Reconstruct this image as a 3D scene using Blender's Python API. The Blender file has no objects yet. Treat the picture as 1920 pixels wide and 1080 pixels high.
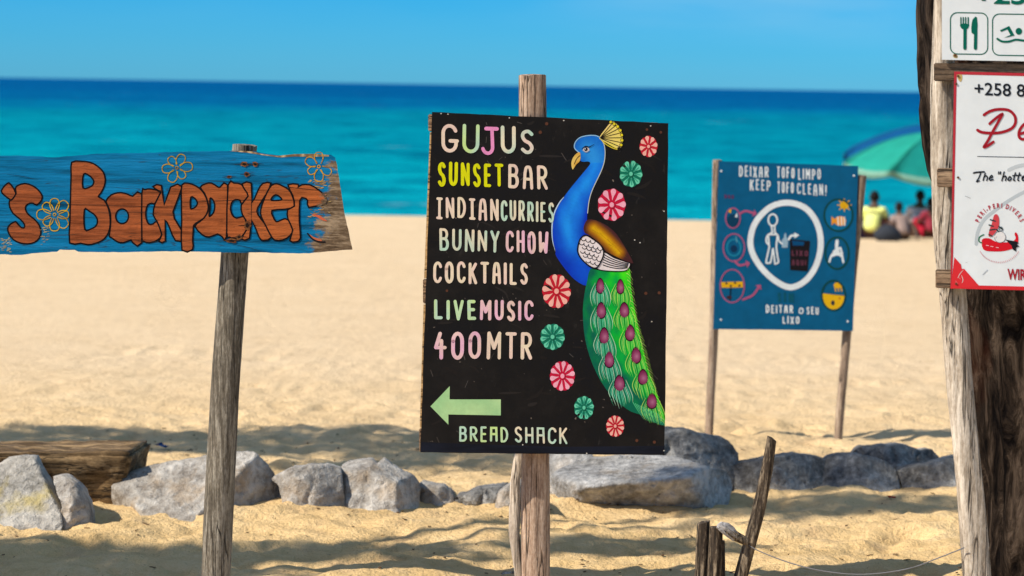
import bpy, bmesh, math, random
from mathutils import Vector, Matrix, noise
from mathutils.geometry import tessellate_polygon
import numpy as np

sc = bpy.context.scene
COL = sc.collection
R = math.radians

# ------------------------------------------------------------------ camera
LENS = 85.0
F = 1920 * LENS / 36.0
CAMZ = 1.85
PITCH = math.atan(380.0 / F)
ROLL = math.atan(30.0 / 1920.0)
cd = bpy.data.cameras.new('camera'); cam = bpy.data.objects.new('camera', cd); COL.objects.link(cam)
cd.lens = LENS; cd.sensor_width = 36; cd.clip_start = 0.05; cd.clip_end = 60000
CM = Matrix.Rotation(R(90) - PITCH, 3, 'X') @ Matrix.Rotation(ROLL, 3, 'Z')
cam.matrix_world = Matrix.Translation((0, 0, CAMZ)) @ CM.to_4x4()
cd.dof.use_dof = True; cd.dof.focus_distance = 8.62; cd.dof.aperture_fstop = 3.6
sc.camera = cam
CAM = Vector((0, 0, CAMZ))

# ------------------------------------------------------------------ sky, sun, exposure
SUN = Vector((-0.68, -0.31, 0.665)).normalized()
w = bpy.data.worlds.new('World'); sc.world = w; w.use_nodes = True
nt = w.node_tree; nt.nodes.clear()
def N(t, typ, **k):
    n = t.nodes.new(typ)
    for a, b in k.items(): setattr(n, a, b)
    return n
out = N(nt, 'ShaderNodeOutputWorld'); bg = N(nt, 'ShaderNodeBackground')
sky = N(nt, 'ShaderNodeTexSky', sky_type='NISHITA', sun_disc=False)
sky.sun_elevation = math.asin(SUN.z); sky.sun_rotation = math.atan2(SUN.x, SUN.y)
sky.altitude = 0; sky.air_density = 1.0; sky.dust_density = 0.3; sky.ozone_density = 2.5
hs = N(nt, 'ShaderNodeHueSaturation'); hs.inputs['Saturation'].default_value = 0.9
tint = N(nt, 'ShaderNodeMix', data_type='RGBA', blend_type='MULTIPLY'); tint.inputs[0].default_value = 1.0
geo = N(nt, 'ShaderNodeTexCoord'); sep = N(nt, 'ShaderNodeSeparateXYZ')
ramp = N(nt, 'ShaderNodeValToRGB')
ramp.color_ramp.elements[0].position = 0.0; ramp.color_ramp.elements[0].color = (0.125, 0.56, 1.10, 1)
ramp.color_ramp.elements[1].position = 1.0; ramp.color_ramp.elements[1].color = (1.02, 0.80, 0.70, 1)
e = ramp.color_ramp.elements.new(0.035); e.color = (0.055, 0.46, 1.0, 1)
e = ramp.color_ramp.elements.new(0.12); e.color = (0.12, 0.45, 0.90, 1)
e = ramp.color_ramp.elements.new(0.4); e.color = (0.85, 0.80, 0.84, 1)
# thin high cloud streaks
mp = N(nt, 'ShaderNodeMapping'); mp.inputs['Scale'].default_value = (5, 5, 34); mp.inputs['Location'].default_value = (0.35, 0, 0.1)
cn = N(nt, 'ShaderNodeTexNoise'); cn.inputs['Scale'].default_value = 1.2; cn.inputs['Detail'].default_value = 6; cn.inputs['Roughness'].default_value = 0.55
cr = N(nt, 'ShaderNodeMapRange'); cr.inputs[1].default_value = 0.38; cr.inputs[2].default_value = 0.75; cr.inputs[3].default_value = 0; cr.inputs[4].default_value = 0.45
cm = N(nt, 'ShaderNodeMix', data_type='RGBA'); cm.inputs['B'].default_value = (1.7, 3.8, 5.4, 1)
L = nt.links.new
L(geo.outputs['Generated'], sep.inputs[0]); L(sep.outputs['Z'], ramp.inputs[0])
L(sky.outputs[0], hs.inputs['Color']); L(hs.outputs[0], tint.inputs['A']); L(ramp.outputs[0], tint.inputs['B'])
L(geo.outputs['Generated'], mp.inputs[0]); L(mp.outputs[0], cn.inputs[0]); L(cn.outputs[0], cr.inputs[0])
mx = N(nt, 'ShaderNodeMapRange'); mz = N(nt, 'ShaderNodeMapRange')
for q, (a_, b_, c_, d_) in ((mx, (-0.02, 0.10, 0.15, 1.0)), (mz, (0.015, 0.04, 0.25, 2.2))):
    for i_, v_ in enumerate((a_, b_, c_, d_)): q.inputs[i_ + 1].default_value = v_
m1 = N(nt, 'ShaderNodeMath', operation='MULTIPLY'); m2 = N(nt, 'ShaderNodeMath', operation='MULTIPLY', use_clamp=True)
L(sep.outputs['X'], mx.inputs[0]); L(sep.outputs['Z'], mz.inputs[0]); L(mx.outputs[0], m1.inputs[0]); L(mz.outputs[0], m1.inputs[1]); L(m1.outputs[0], m2.inputs[0]); L(cr.outputs[0], m2.inputs[1]); L(m2.outputs[0], cm.inputs[0]); L(tint.outputs['Result'], cm.inputs['A']); L(cm.outputs['Result'], bg.inputs[0])
bg.inputs[1].default_value = 0.12
L(bg.outputs[0], out.inputs[0])
sd = bpy.data.lights.new('sun', 'SUN'); sd.energy = 5.0; sd.angle = R(0.53); sd.color = (1.0, 0.915, 0.78)
so = bpy.data.objects.new('sun', sd); COL.objects.link(so)
so.rotation_euler = SUN.to_track_quat('Z', 'Y').to_euler(); so.location = (-6, -4, 12)
sc.view_settings.view_transform = 'Standard'; sc.view_settings.look = 'None'
sc.view_settings.exposure = 0.35; sc.view_settings.gamma = 1.0; sc.view_settings.use_curve_mapping = False

# ------------------------------------------------------------------ helpers
def ray(px, py):
    return CM @ Vector(((px - 960) / F, -(py - 540) / F, -1.0))
def U(px, py, d):
    r = ray(px, py); return CAM + r * (d / r.y)
def gz0(y):
    if y < 6: y = 6
    if y <= 57: return 0.25 - 0.0266 * y
    t = y - 57
    return 0.25 - 0.0266 * 57 - 0.0266 * t - 0.1 * (t * t / (t + 3.0))
def lin(c):
    o = []
    for v in c:
        v /= 255.0
        o.append(v / 12.92 if v <= 0.04045 else ((v + 0.055) / 1.055) ** 2.4)
    return o
def tag(o, label, cat, group=None):
    o['label'] = label; o['category'] = cat
    if group: o['group'] = group
    return o
def empty(name, loc, label, cat, group=None):
    o = bpy.data.objects.new(name, None); COL.objects.link(o); o.location = loc; o.empty_display_size = 0.1
    return tag(o, label, cat, group)
def link(name, me, mat, parent=None, smooth=False, origin=None):
    """me is in world coordinates; moved into the parent's (or its own) frame"""
    o = bpy.data.objects.new(name, me); COL.objects.link(o)
    if mat: me.materials.append(mat)
    base = Vector((0, 0, 0))
    if parent is not None:
        b = parent
        while b is not None: base += b.location; b = b.parent
        me.transform(Matrix.Translation(-base)); o.parent = parent
    elif origin is not None:
        me.transform(Matrix.Translation(-Vector(origin))); o.location = origin
    if smooth:
        me.shade_smooth()
    return o
def bm_link(name, bm, mat, parent=None, smooth=False, origin=None):
    me = bpy.data.meshes.new(name); bm.normal_update(); bm.to_mesh(me); bm.free()
    return link(name, me, mat, parent, smooth, origin)
def struct(o): o['kind'] = 'structure'; return o

# ------------------------------------------------------------------ materials
def new_mat(name):
    m = bpy.data.materials.new(name); m.use_nodes = True
    t = m.node_tree; b = t.nodes['Principled BSDF']
    b.inputs['Specular IOR Level'].default_value = 0.3
    return m, t, b
def tex(t, scale, detail=5, rough=0.6, vec=None, dist=0.0):
    n = N(t, 'ShaderNodeTexNoise'); n.inputs['Scale'].default_value = scale; n.inputs['Detail'].default_value = detail
    n.inputs['Roughness'].default_value = rough; n.inputs['Distortion'].default_value = dist
    if vec is not None: t.links.new(vec, n.inputs['Vector'])
    return n.outputs[0]
def coords(t, scale=(1, 1, 1), rot=(0, 0, 0), kind='Object'):
    c = N(t, 'ShaderNodeTexCoord'); m = N(t, 'ShaderNodeMapping'); m.inputs['Scale'].default_value = scale; m.inputs['Rotation'].default_value = rot
    t.links.new(c.outputs[kind], m.inputs[0]); return m.outputs[0]
def rampn(t, fac, stops):
    r = N(t, 'ShaderNodeValToRGB'); els = r.color_ramp.elements
    els[0].position, els[0].color = stops[0][0], (*stops[0][1], 1)
    els[1].position, els[1].color = stops[-1][0], (*stops[-1][1], 1)
    for p, c in stops[1:-1]:
        e = els.new(p); e.color = (*c, 1)
    t.links.new(fac, r.inputs[0]); return r.outputs[0]
def mixc(t, a, b, fac, mode='MIX'):
    m = N(t, 'ShaderNodeMix', data_type='RGBA', blend_type=mode)
    for s, v in (('A', a), ('B', b)):
        if isinstance(v, (tuple, list)): m.inputs[s].default_value = (*v, 1)
        else: t.links.new(v, m.inputs[s])
    if isinstance(fac, (int, float)): m.inputs[0].default_value = fac
    else: t.links.new(fac, m.inputs[0])
    return m.outputs['Result']
def mrange(t, v, a, b, c=0.0, d=1.0, smooth=False):
    m = N(t, 'ShaderNodeMapRange')
    if smooth: m.interpolation_type = 'SMOOTHSTEP'
    t.links.new(v, m.inputs[0])
    for i, x in enumerate((a, b, c, d)): m.inputs[i + 1].default_value = x
    return m.outputs[0]
def math_(t, op, a, b=None):
    m = N(t, 'ShaderNodeMath', operation=op)
    for i, v in enumerate((a, b)):
        if v is None: continue
        if isinstance(v, (int, float)): m.inputs[i].default_value = v
        else: t.links.new(v, m.inputs[i])
    return m.outputs[0]
def bump(t, b, h, strength, dist):
    n = N(t, 'ShaderNodeBump'); n.inputs['Strength'].default_value = strength; n.inputs['Distance'].default_value = dist
    t.links.new(h, n.inputs['Height']); t.links.new(n.outputs[0], b.inputs['Normal'])

def wood_nodes(t, c_dark, c_mid, c_light, axis='z', freq=1.0):
    st = {'z': (85 * freq, 85 * freq, 7.0 * freq), 'x': (7.0 * freq, 85 * freq, 85 * freq)}[axis]
    v = coords(t, st)
    g = tex(t, 1.0, 7, 0.65, v, 0.4)
    st2 = {'z': (14, 14, 1.6), 'x': (1.6, 14, 14)}[axis]
    g2 = tex(t, 1.0, 5, 0.6, coords(t, st2))
    g3 = tex(t, 150, 3, 0.7, coords(t, {'z': (1, 1, .35), 'x': (.35, 1, 1)}[axis]))
    s = math_(t, 'ADD', math_(t, 'MULTIPLY', g, 0.48), math_(t, 'ADD', math_(t, 'MULTIPLY', g2, 0.30), math_(t, 'MULTIPLY', g3, 0.22)))
    c = rampn(t, s, [(0.36, c_dark), (0.48, c_mid), (0.60, c_light)])
    return c, s
def wood(name, c_dark, c_mid, c_light, axis='z', freq=1.0, bstr=0.6, crack=True):
    m, t, b = new_mat(name)
    c, s = wood_nodes(t, c_dark, c_mid, c_light, axis, freq)
    if crack:
        st = {'z': (26, 26, 1.1), 'x': (1.1, 26, 26)}[axis]
        k = tex(t, 1.0, 3, 0.5, coords(t, st), 0.6)
        k = mrange(t, math_(t, 'ABSOLUTE', math_(t, 'SUBTRACT', k, 0.5)), 0.0, 0.022, 0.0, 1.0)
        c = mixc(t, tuple(x * 0.3 for x in c_dark), c, k)
        s = math_(t, 'ADD', s, math_(t, 'MULTIPLY', k, 0.5))
    t.links.new(c, b.inputs['Base Color']); b.inputs['Roughness'].default_value = 0.85
    bump(t, b, s, bstr, 0.012)
    return m

M = {}
M['grey_wood'] = wood('grey_wood', (.038, .031, .022), (.13, .110, .083), (.36, .325, .265))
M['brown_wood'] = wood('brown_wood', (.11, .068, .045), (.32, .215, .15), (.55, .42, .32))
M['pale_wood'] = wood('pale_wood', (.16, .12, .09), (.48, .40, .32), (.70, .62, .52))
M['pole_wood'] = wood('pole_wood', (.10, .075, .055), (.36, .30, .235), (.64, .57, .48), freq=0.9)
M['dark_wood'] = wood('dark_wood', (.008, .006, .004), (.055, .038, .025), (.32, .25, .17), freq=0.9, bstr=0.9)
M['slat_wood'] = wood('slat_wood', (.05, .03, .02), (.22, .14, .085), (.42, .29, .18), axis='x', freq=1.6)
M['slat_dark'] = wood('slat_dark', (.03, .02, .014), (.12, .08, .05), (.22, .15, .10), axis='x', freq=1.6)
M['beam_wood'] = wood('beam_wood', (.022, .012, .005), (.12, .072, .030), (.36, .24, .12), axis='x', freq=0.4)  # darkened in colour for the shade on the beam's front
M['fine_post'] = wood('fine_post', (.09, .06, .042), (.25, .18, .13), (.46, .36, .27))

# bark of the big tree, dark brown and darkened further for crown shade
m, t, b = new_mat('bark'); M['bark'] = m
v = coords(t, (16, 16, 4.5)); s1 = tex(t, 1.0, 8, 0.7, v, 0.8)
s2 = tex(t, 2.2, 4, 0.6, coords(t, (1, 1, 0.6)))
c = rampn(t, s1, [(0.39, (.003, .002, .002)), (0.5, (.024, .0165, .012)), (0.62, (.095, .068, .050))])
c = mixc(t, c, (.085, .024, .009), mrange(t, s2, 0.58, 0.75, 0, 0.55))
t.links.new(c, b.inputs['Base Color']); b.inputs['Roughness'].default_value = 0.9; b.inputs['Specular IOR Level'].default_value = .05
bump(t, b, s1, 1.0, 0.06)

def rock_mat(name, lo, mid, hi, stain=None, amount=0.5):
    m, t, b = new_mat(name)
    co = coords(t)
    n1 = tex(t, 3.2, 8, 0.62, co); n2 = tex(t, 26, 6, 0.65, co); n3 = tex(t, 120, 3, 0.6, co)
    s = math_(t, 'ADD', math_(t, 'MULTIPLY', n1, 0.55), math_(t, 'ADD', math_(t, 'MULTIPLY', n2, 0.3), math_(t, 'MULTIPLY', n3, 0.15)))
    c = rampn(t, s, [(0.40, lo), (0.5, mid), (0.59, hi)])
    if stain:
        c = mixc(t, c, stain, mrange(t, tex(t, 5.5, 5, 0.6, coords(t, rot=(.4, .2, .9))), 0.54, 0.7, 0, amount))
    t.links.new(c, b.inputs['Base Color']); b.inputs['Roughness'].default_value = 0.88
    h = math_(t, 'ADD', math_(t, 'MULTIPLY', n1, 0.5), math_(t, 'ADD', math_(t, 'MULTIPLY', n2, 0.35), math_(t, 'MULTIPLY', n3, 0.1)))
    bump(t, b, h, 1.0, 0.06)
    return m
M['rock_pale'] = rock_mat('rock_pale', (.19, .165, .14), (.35, .325, .295), (.55, .525, .49), (.36, .24, .12), 0.5)
M['rock_lichen'] = rock_mat('rock_lichen', (.13, .12, .10), (.33, .31, .28), (.50, .47, .42), (.42, .33, .10), 0.7)
M['rock_blue'] = rock_mat('rock_blue', (.14, .135, .13), (.32, .315, .31), (.54, .53, .52), (.34, .25, .15), 0.35)
M['rock_dark'] = rock_mat('rock_dark', (.075, .073, .072), (.20, .197, .192), (.40, .395, .385))

# sand
m, t, b = new_mat('sand'); M['sand'] = m
co = coords(t)
n1 = tex(t, 1.1, 6, 0.6, co); n2 = tex(t, 9, 6, 0.65, co); n3 = tex(t, 160, 3, 0.7, co)
s = math_(t, 'ADD', math_(t, 'MULTIPLY', n1, 0.4), math_(t, 'ADD', math_(t, 'MULTIPLY', n2, 0.35), math_(t, 'MULTIPLY', n3, 0.25)))
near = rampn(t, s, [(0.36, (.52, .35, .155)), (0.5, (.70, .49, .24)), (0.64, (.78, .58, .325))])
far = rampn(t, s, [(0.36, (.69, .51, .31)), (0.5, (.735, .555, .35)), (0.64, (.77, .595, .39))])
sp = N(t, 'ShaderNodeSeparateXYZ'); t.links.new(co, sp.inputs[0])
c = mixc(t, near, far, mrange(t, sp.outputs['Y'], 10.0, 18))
c = mixc(t, c, (.50, .34, .19), mrange(t, tex(t, 5.5, 4, 0.6, co), 0.56, 0.68, 0, 0.5))  # dark blotches stand in for the shade in small sand dimples
speck = tex(t, 55, 2, 0.5, co)
c = mixc(t, c, (.12, .07, .035), mrange(t, speck, 0.70, 0.76, 0, 0.7))
t.links.new(c, b.inputs['Base Color']); b.inputs['Roughness'].default_value = 0.95
b.inputs['Specular IOR Level'].default_value = 0.1
n4 = tex(t, 42, 4, 0.6, co)
bump(t, b, math_(t, 'ADD', math_(t, 'MULTIPLY', n2, .8), math_(t, 'ADD', math_(t, 'MULTIPLY', n4, .55), math_(t, 'MULTIPLY', n3, 0.2))), 0.9, 0.035)

# sea: shallow turquoise close in, deep blue off shore
m, t, b = new_mat('sea_water'); M['sea'] = m
co = coords(t)
sp = N(t, 'ShaderNodeSeparateXYZ'); t.links.new(co, sp.inputs[0])
lg = math_(t, 'LOGARITHM', math_(t, 'MAXIMUM', sp.outputs['Y'], 20), 10)
st1 = tex(t, 1.0, 5, 0.6, coords(t, (0.07, 0.07, 1)))
st2 = tex(t, 1.0, 4, 0.6, coords(t, (0.006, 0.010, 1)))
lg = math_(t, 'ADD', lg, math_(t, 'ADD', math_(t, 'MULTIPLY', math_(t, 'SUBTRACT', st1, 0.5), 0.55), math_(t, 'MULTIPLY', math_(t, 'SUBTRACT', st2, 0.5), 0.8)))
fac = mrange(t, lg, 1.9, 3.2)
c = rampn(t, fac, [(0.0, (.002, .30, .40)), (0.22, (.001, .265, .36)), (0.42, (.001, .20, .31)), (0.55, (.001, .15, .31)), (0.66, (.001, .105, .28)), (1.0, (.001, .085, .25))])
st3 = tex(t, 1.0, 5, 0.65, coords(t, (0.22, 0.15, 1)))
c = mixc(t, c, rampn(t, st3, [(.34, (.45, .58, .68)), (.5, (1, 1, 1)), (.66, (1.6, 1.3, 1.2))]), 1.0, 'MULTIPLY')
cap = tex(t, 1.0, 4, 0.7, coords(t, (0.10, 0.12, 1)))
c = mixc(t, c, (.45, .62, .68), mrange(t, cap, 0.67, 0.75, 0, 0.35))
t.links.new(c, b.inputs['Base Color']); b.inputs['Roughness'].default_value = 0.45
b.inputs['Specular IOR Level'].default_value = 0.0
wv = tex(t, 1.0, 6, 0.65, coords(t, (0.25, 0.7, 1)))
bump(t, b, wv, 1.0, 1.2)

# paint on the signs: colour comes from the painted shapes
def paint_mat(name, rough=0.5, var=0.18, board_axis='x'):
    m, t, b = new_mat(name)
    a = N(t, 'ShaderNodeVertexColor'); a.layer_name = 'Col'
    n = tex(t, 60, 6, 0.65, coords(t)); n2 = tex(t, 12, 5, 0.6, coords(t))
    f = mrange(t, math_(t, 'ADD', math_(t, 'MULTIPLY', n, 0.5), math_(t, 'MULTIPLY', n2, 0.5)), 0.35, 0.65, 1 - var, 1.0)
    mm = N(t, 'ShaderNodeMix', data_type='RGBA', blend_type='MULTIPLY'); mm.inputs[0].default_value = 1
    t.links.new(a.outputs[0], mm.inputs['A']); t.links.new(f, mm.inputs['B'])
    t.links.new(mm.outputs['Result'], b.inputs['Base Color']); b.inputs['Roughness'].default_value = rough; b.inputs['Specular IOR Level'].default_value = .12
    return m
M['paint'] = paint_mat('sign_paint'); M['enamel'] = paint_mat('enamel_print', 0.45, 0.08)

# black board
m, t, b = new_mat('black_board'); M['black'] = m
co = coords(t); n1 = tex(t, 5, 6, 0.65, co); n2 = tex(t, 40, 6, 0.7, coords(t, (1, 1, 0.4)))
c = rampn(t, n1, [(0.35, (.0050, .0048, .0065)), (0.5, (.0065, .0055, .0052)), (0.66, (.012, .010, .009))])
c = mixc(t, c, (.075, .068, .06), mrange(t, n2, 0.62, 0.82, 0, 0.5))
c = mixc(t, c, (.25, .2, .16), mrange(t, tex(t, 70, 2, 0.5, co), 0.745, 0.77, 0, 0.6))
t.links.new(c, b.inputs['Base Color']); b.inputs['Roughness'].default_value = 0.55; b.inputs['Specular IOR Level'].default_value = .15; bump(t, b, n2, 0.15, 0.004)
M['edge_wood'] = wood('edge_wood', (.12, .07, .03), (.42, .27, .12), (.6, .42, .22), axis='x')

# blue board of the near left sign: paint worn off towards its end, down to grey wood
XW = lambda px, d=8.6: (px - 960) / F * d
def worn_mat(name, base_col, dx, dz):
    m, t, b = new_mat(name)
    wc, ws = wood_nodes(t, (.03, .018, .010), (.12, .08, .048), (.33, .245, .16), 'x', 1.3)
    if base_col is None:
        a = N(t, 'ShaderNodeVertexColor'); a.layer_name = 'Col'; pc = mixc(t, a.outputs[0], rampn(t, tex(t, 1.0, 6, 0.7, coords(t, (3, 40, 55))), [(.36, (.5, .46, .44)), (.5, (.92, .92, .92)), (.64, (1.15, 1.12, 1.08))]), 1.0, 'MULTIPLY')
    else:
        n = tex(t, 1.0, 6, 0.65, coords(t, (2.5, 30, 45)))
        pc = rampn(t, n, [(0.34, tuple(x * 0.45 for x in base_col)), (0.5, base_col), (0.66, tuple(min(1, x * 1.25 + .004) for x in base_col))])
    gr = tex(t, 1.0, 6, 0.7, coords(t, (4, 60, 80)), 0.3)
    pc = mixc(t, pc, (.03, .02, .015), mrange(t, gr, 0.60, 0.72, 0, 0.55))
    # thin dark cracks along the grain
    k = tex(t, 1.0, 3, 0.5, coords(t, (1.0, 20, 22)), 0.5)
    k = mrange(t, math_(t, 'ABSOLUTE', math_(t, 'SUBTRACT', k, 0.5)), 0.0, 0.006, 0.35, 1.0)
    pc = mixc(t, (.02, .014, .01), pc, k)
    co = coords(t); sp = N(t, 'ShaderNodeSeparateXYZ'); t.links.new(co, sp.inputs[0])
    x = math_(t, 'ADD', sp.outputs['X'], math_(t, 'MULTIPLY', math_(t, 'SUBTRACT', sp.outputs['Z'], dz), -0.22))
    nz = tex(t, 1.0, 6, 0.7, coords(t, (14, 30, 26)))
    x = math_(t, 'ADD', x, math_(t, 'MULTIPLY', math_(t, 'SUBTRACT', nz, 0.5), 0.26))
    f = mrange(t, x, dx - 0.012, dx + 0.012)
    c = mixc(t, pc, wc, f)
    t.links.new(c, b.inputs['Base Color']); b.inputs['Roughness'].default_value = 0.8; b.inputs['Specular IOR Level'].default_value = .08
    bump(t, b, math_(t, 'ADD', ws, math_(t, 'MULTIPLY', gr, 0.6)), 0.55, 0.008)
    return m

def plain(name, col, rough=0.6, var=0.2, scale=30):
    m, t, b = new_mat(name)
    n = tex(t, scale, 5, 0.6, coords(t))
    c = rampn(t, n, [(0.3, tuple(x * (1 - var) for x in col)), (0.7, tuple(min(1, x * (1 + var)) for x in col))])
    t.links.new(c, b.inputs['Base Color']); b.inputs['Roughness'].default_value = rough; b.inputs['Specular IOR Level'].default_value = .12
    return m
M['blue_board'] = plain('blue_board', (.001, .085, .19), 0.55, 0.12, 14)
M['white_board'] = plain('white_board', (.66, .70, .72), 0.4, 0.06, 9)  # white greyed down in place of even shade on the signs
M['wire'] = plain('wire', (.12, .12, .13), 0.5)
M['rust'] = plain('rust', (.10, .04, .02), 0.8)

# ------------------------------------------------------------------ ground, sea
def vnoise(x, y, seed):
    rs = np.random.RandomState(seed); tab = rs.rand(512, 512)
    xi = np.floor(x).astype(int); yi = np.floor(y).astype(int); fx = x - xi; fy = y - yi
    fx = fx * fx * (3 - 2 * fx); fy = fy * fy * (3 - 2 * fy)
    g = lambda a, b: tab[a % 512, b % 512]
    return (g(xi, yi) * (1 - fx) + g(xi + 1, yi) * fx) * (1 - fy) + (g(xi, yi + 1) * (1 - fx) + g(xi + 1, yi + 1) * fx) * fy - 0.5
def axis_steps(lo, hi, f0, f1, fine, grow):
    a = list(np.arange(f0, f1, fine)); s = fine; x = f1
    while x < hi: a.append(x); s *= grow; x += s
    a.append(hi); s = fine; x = f0; pre = []
    while True:
        s *= grow; x -= s
        if x <= lo: break
        pre.append(x)
    return np.array([lo] + pre[::-1] + a)
gx = axis_steps(-260, 260, -2.9, 2.9, 0.024, 1.09); gy = axis_steps(-30, 95, 8.2, 13.5, 0.022, 1.035)
X, Y = np.meshgrid(gx, gy)
Z = np.vectorize(gz0)(Y)
fade = np.clip(1.15 - (Y - 11) / 9, 0.16, 1.0) * np.clip((np.abs(60 - Y)) / 10, 0.25, 1)
wx = X + 0.25 * vnoise(X * 1.7, Y * 1.7, 9); wy = Y + 0.25 * vnoise(X * 1.7 + 50, Y * 1.7, 10)
H = 0.07 * vnoise(wx * 0.9, wy * 1.3, 1) + 0.06 * vnoise(wx * 2.6, wy * 3.8, 2) + 0.038 * vnoise(wx * 6, wy * 8.5, 3) + 0.030 * vnoise(wx * 13, wy * 15, 4) + 0.016 * vnoise(wx * 34, wy * 34, 5)
Z = Z + H * fade * 0.8
# scooped footprints in the soft sand
rs = np.random.RandomState(4)
for k in range(260):
    fxp, fyp = rs.uniform(-3.2, 3.2), rs.uniform(8.3, 19); a = rs.uniform(0, 3.14); dpt = rs.uniform(.012, .04); rx, ry = rs.uniform(.05, .09), rs.uniform(.09, .16)
    dx, dy = X - fxp, Y - fyp; u = dx * math.cos(a) + dy * math.sin(a); v_ = -dx * math.sin(a) + dy * math.cos(a)
    q = (u / rx) ** 2 + (v_ / ry) ** 2
    Z = Z - dpt * np.exp(-q) + 0.35 * dpt * np.exp(-((np.sqrt(q) - 1.5) / 0.4) ** 2)
ny, nx = X.shape
me = bpy.data.meshes.new('sand_beach')
vv = np.stack([X, Y, Z], -1).reshape(-1, 3)
idx = np.arange(nx * ny).reshape(ny, nx)
ff = np.stack([idx[:-1, :-1], idx[:-1, 1:], idx[1:, 1:], idx[1:, :-1]], -1).reshape(-1, 4)
me.from_pydata(vv.tolist(), [], ff.tolist()); me.update()
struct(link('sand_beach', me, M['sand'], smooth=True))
def gz(x, y):
    i = min(max(np.searchsorted(gx, x), 1), nx - 1); j = min(max(np.searchsorted(gy, y), 1), ny - 1)
    return float(Z[j, i])

SEA = CAMZ - 4.2
bm = bmesh.new()
ys = [60, 90, 140, 220, 400, 800, 2000, 6000, 20000, 45000]
rows = [[bm.verts.new((xx * max(1, yy / 300.0), yy, SEA)) for xx in (-400, 0, 400)] for yy in ys]
for a, c_ in zip(rows, rows[1:]):
    for i in range(2): bm.faces.new((a[i], a[i + 1], c_[i + 1], c_[i]))
struct(bm_link('sea', bm, M['sea']))

# ------------------------------------------------------------------ painted art on a plane
class Plane:
    def __init__(s, o, n): s.o = Vector(o); s.n = Vector(n).normalized()
    def P(s, px, py, lift=0.0):
        r = ray(px, py); o = s.o + s.n * lift
        return CAM + r * ((o - CAM).dot(s.n) / r.dot(s.n))
def catmull(p, n=6, closed=False):
    o = []; k = len(p)
    rng = range(k) if closed else range(k - 1)
    for i in rng:
        if closed: a, b, c, d = p[(i - 1) % k], p[i], p[(i + 1) % k], p[(i + 2) % k]
        else: a, b, c, d = p[max(i - 1, 0)], p[i], p[i + 1], p[min(i + 2, k - 1)]
        for j in range(n):
            t_ = j / n; t2 = t_ * t_; t3 = t2 * t_
            o.append(tuple(0.5 * (2 * b[m_] + (c[m_] - a[m_]) * t_ + (2 * a[m_] - 5 * b[m_] + 4 * c[m_] - d[m_]) * t2 + (3 * b[m_] - a[m_] - 3 * c[m_] + d[m_]) * t3) for m_ in (0, 1)))
    if not closed: o.append(tuple(p[-1]))
    return o
def ell(cx, cy, rx, ry, n=28, a0=0, a1=360):
    return [(cx + rx * math.cos(R(a0 + (a1 - a0) * i / n)), cy + ry * math.sin(R(a0 + (a1 - a0) * i / n))) for i in range(n + (1 if abs(a1 - a0) < 360 else 0))]
K = 0.95        # photo colour -> paint reflectance
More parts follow.
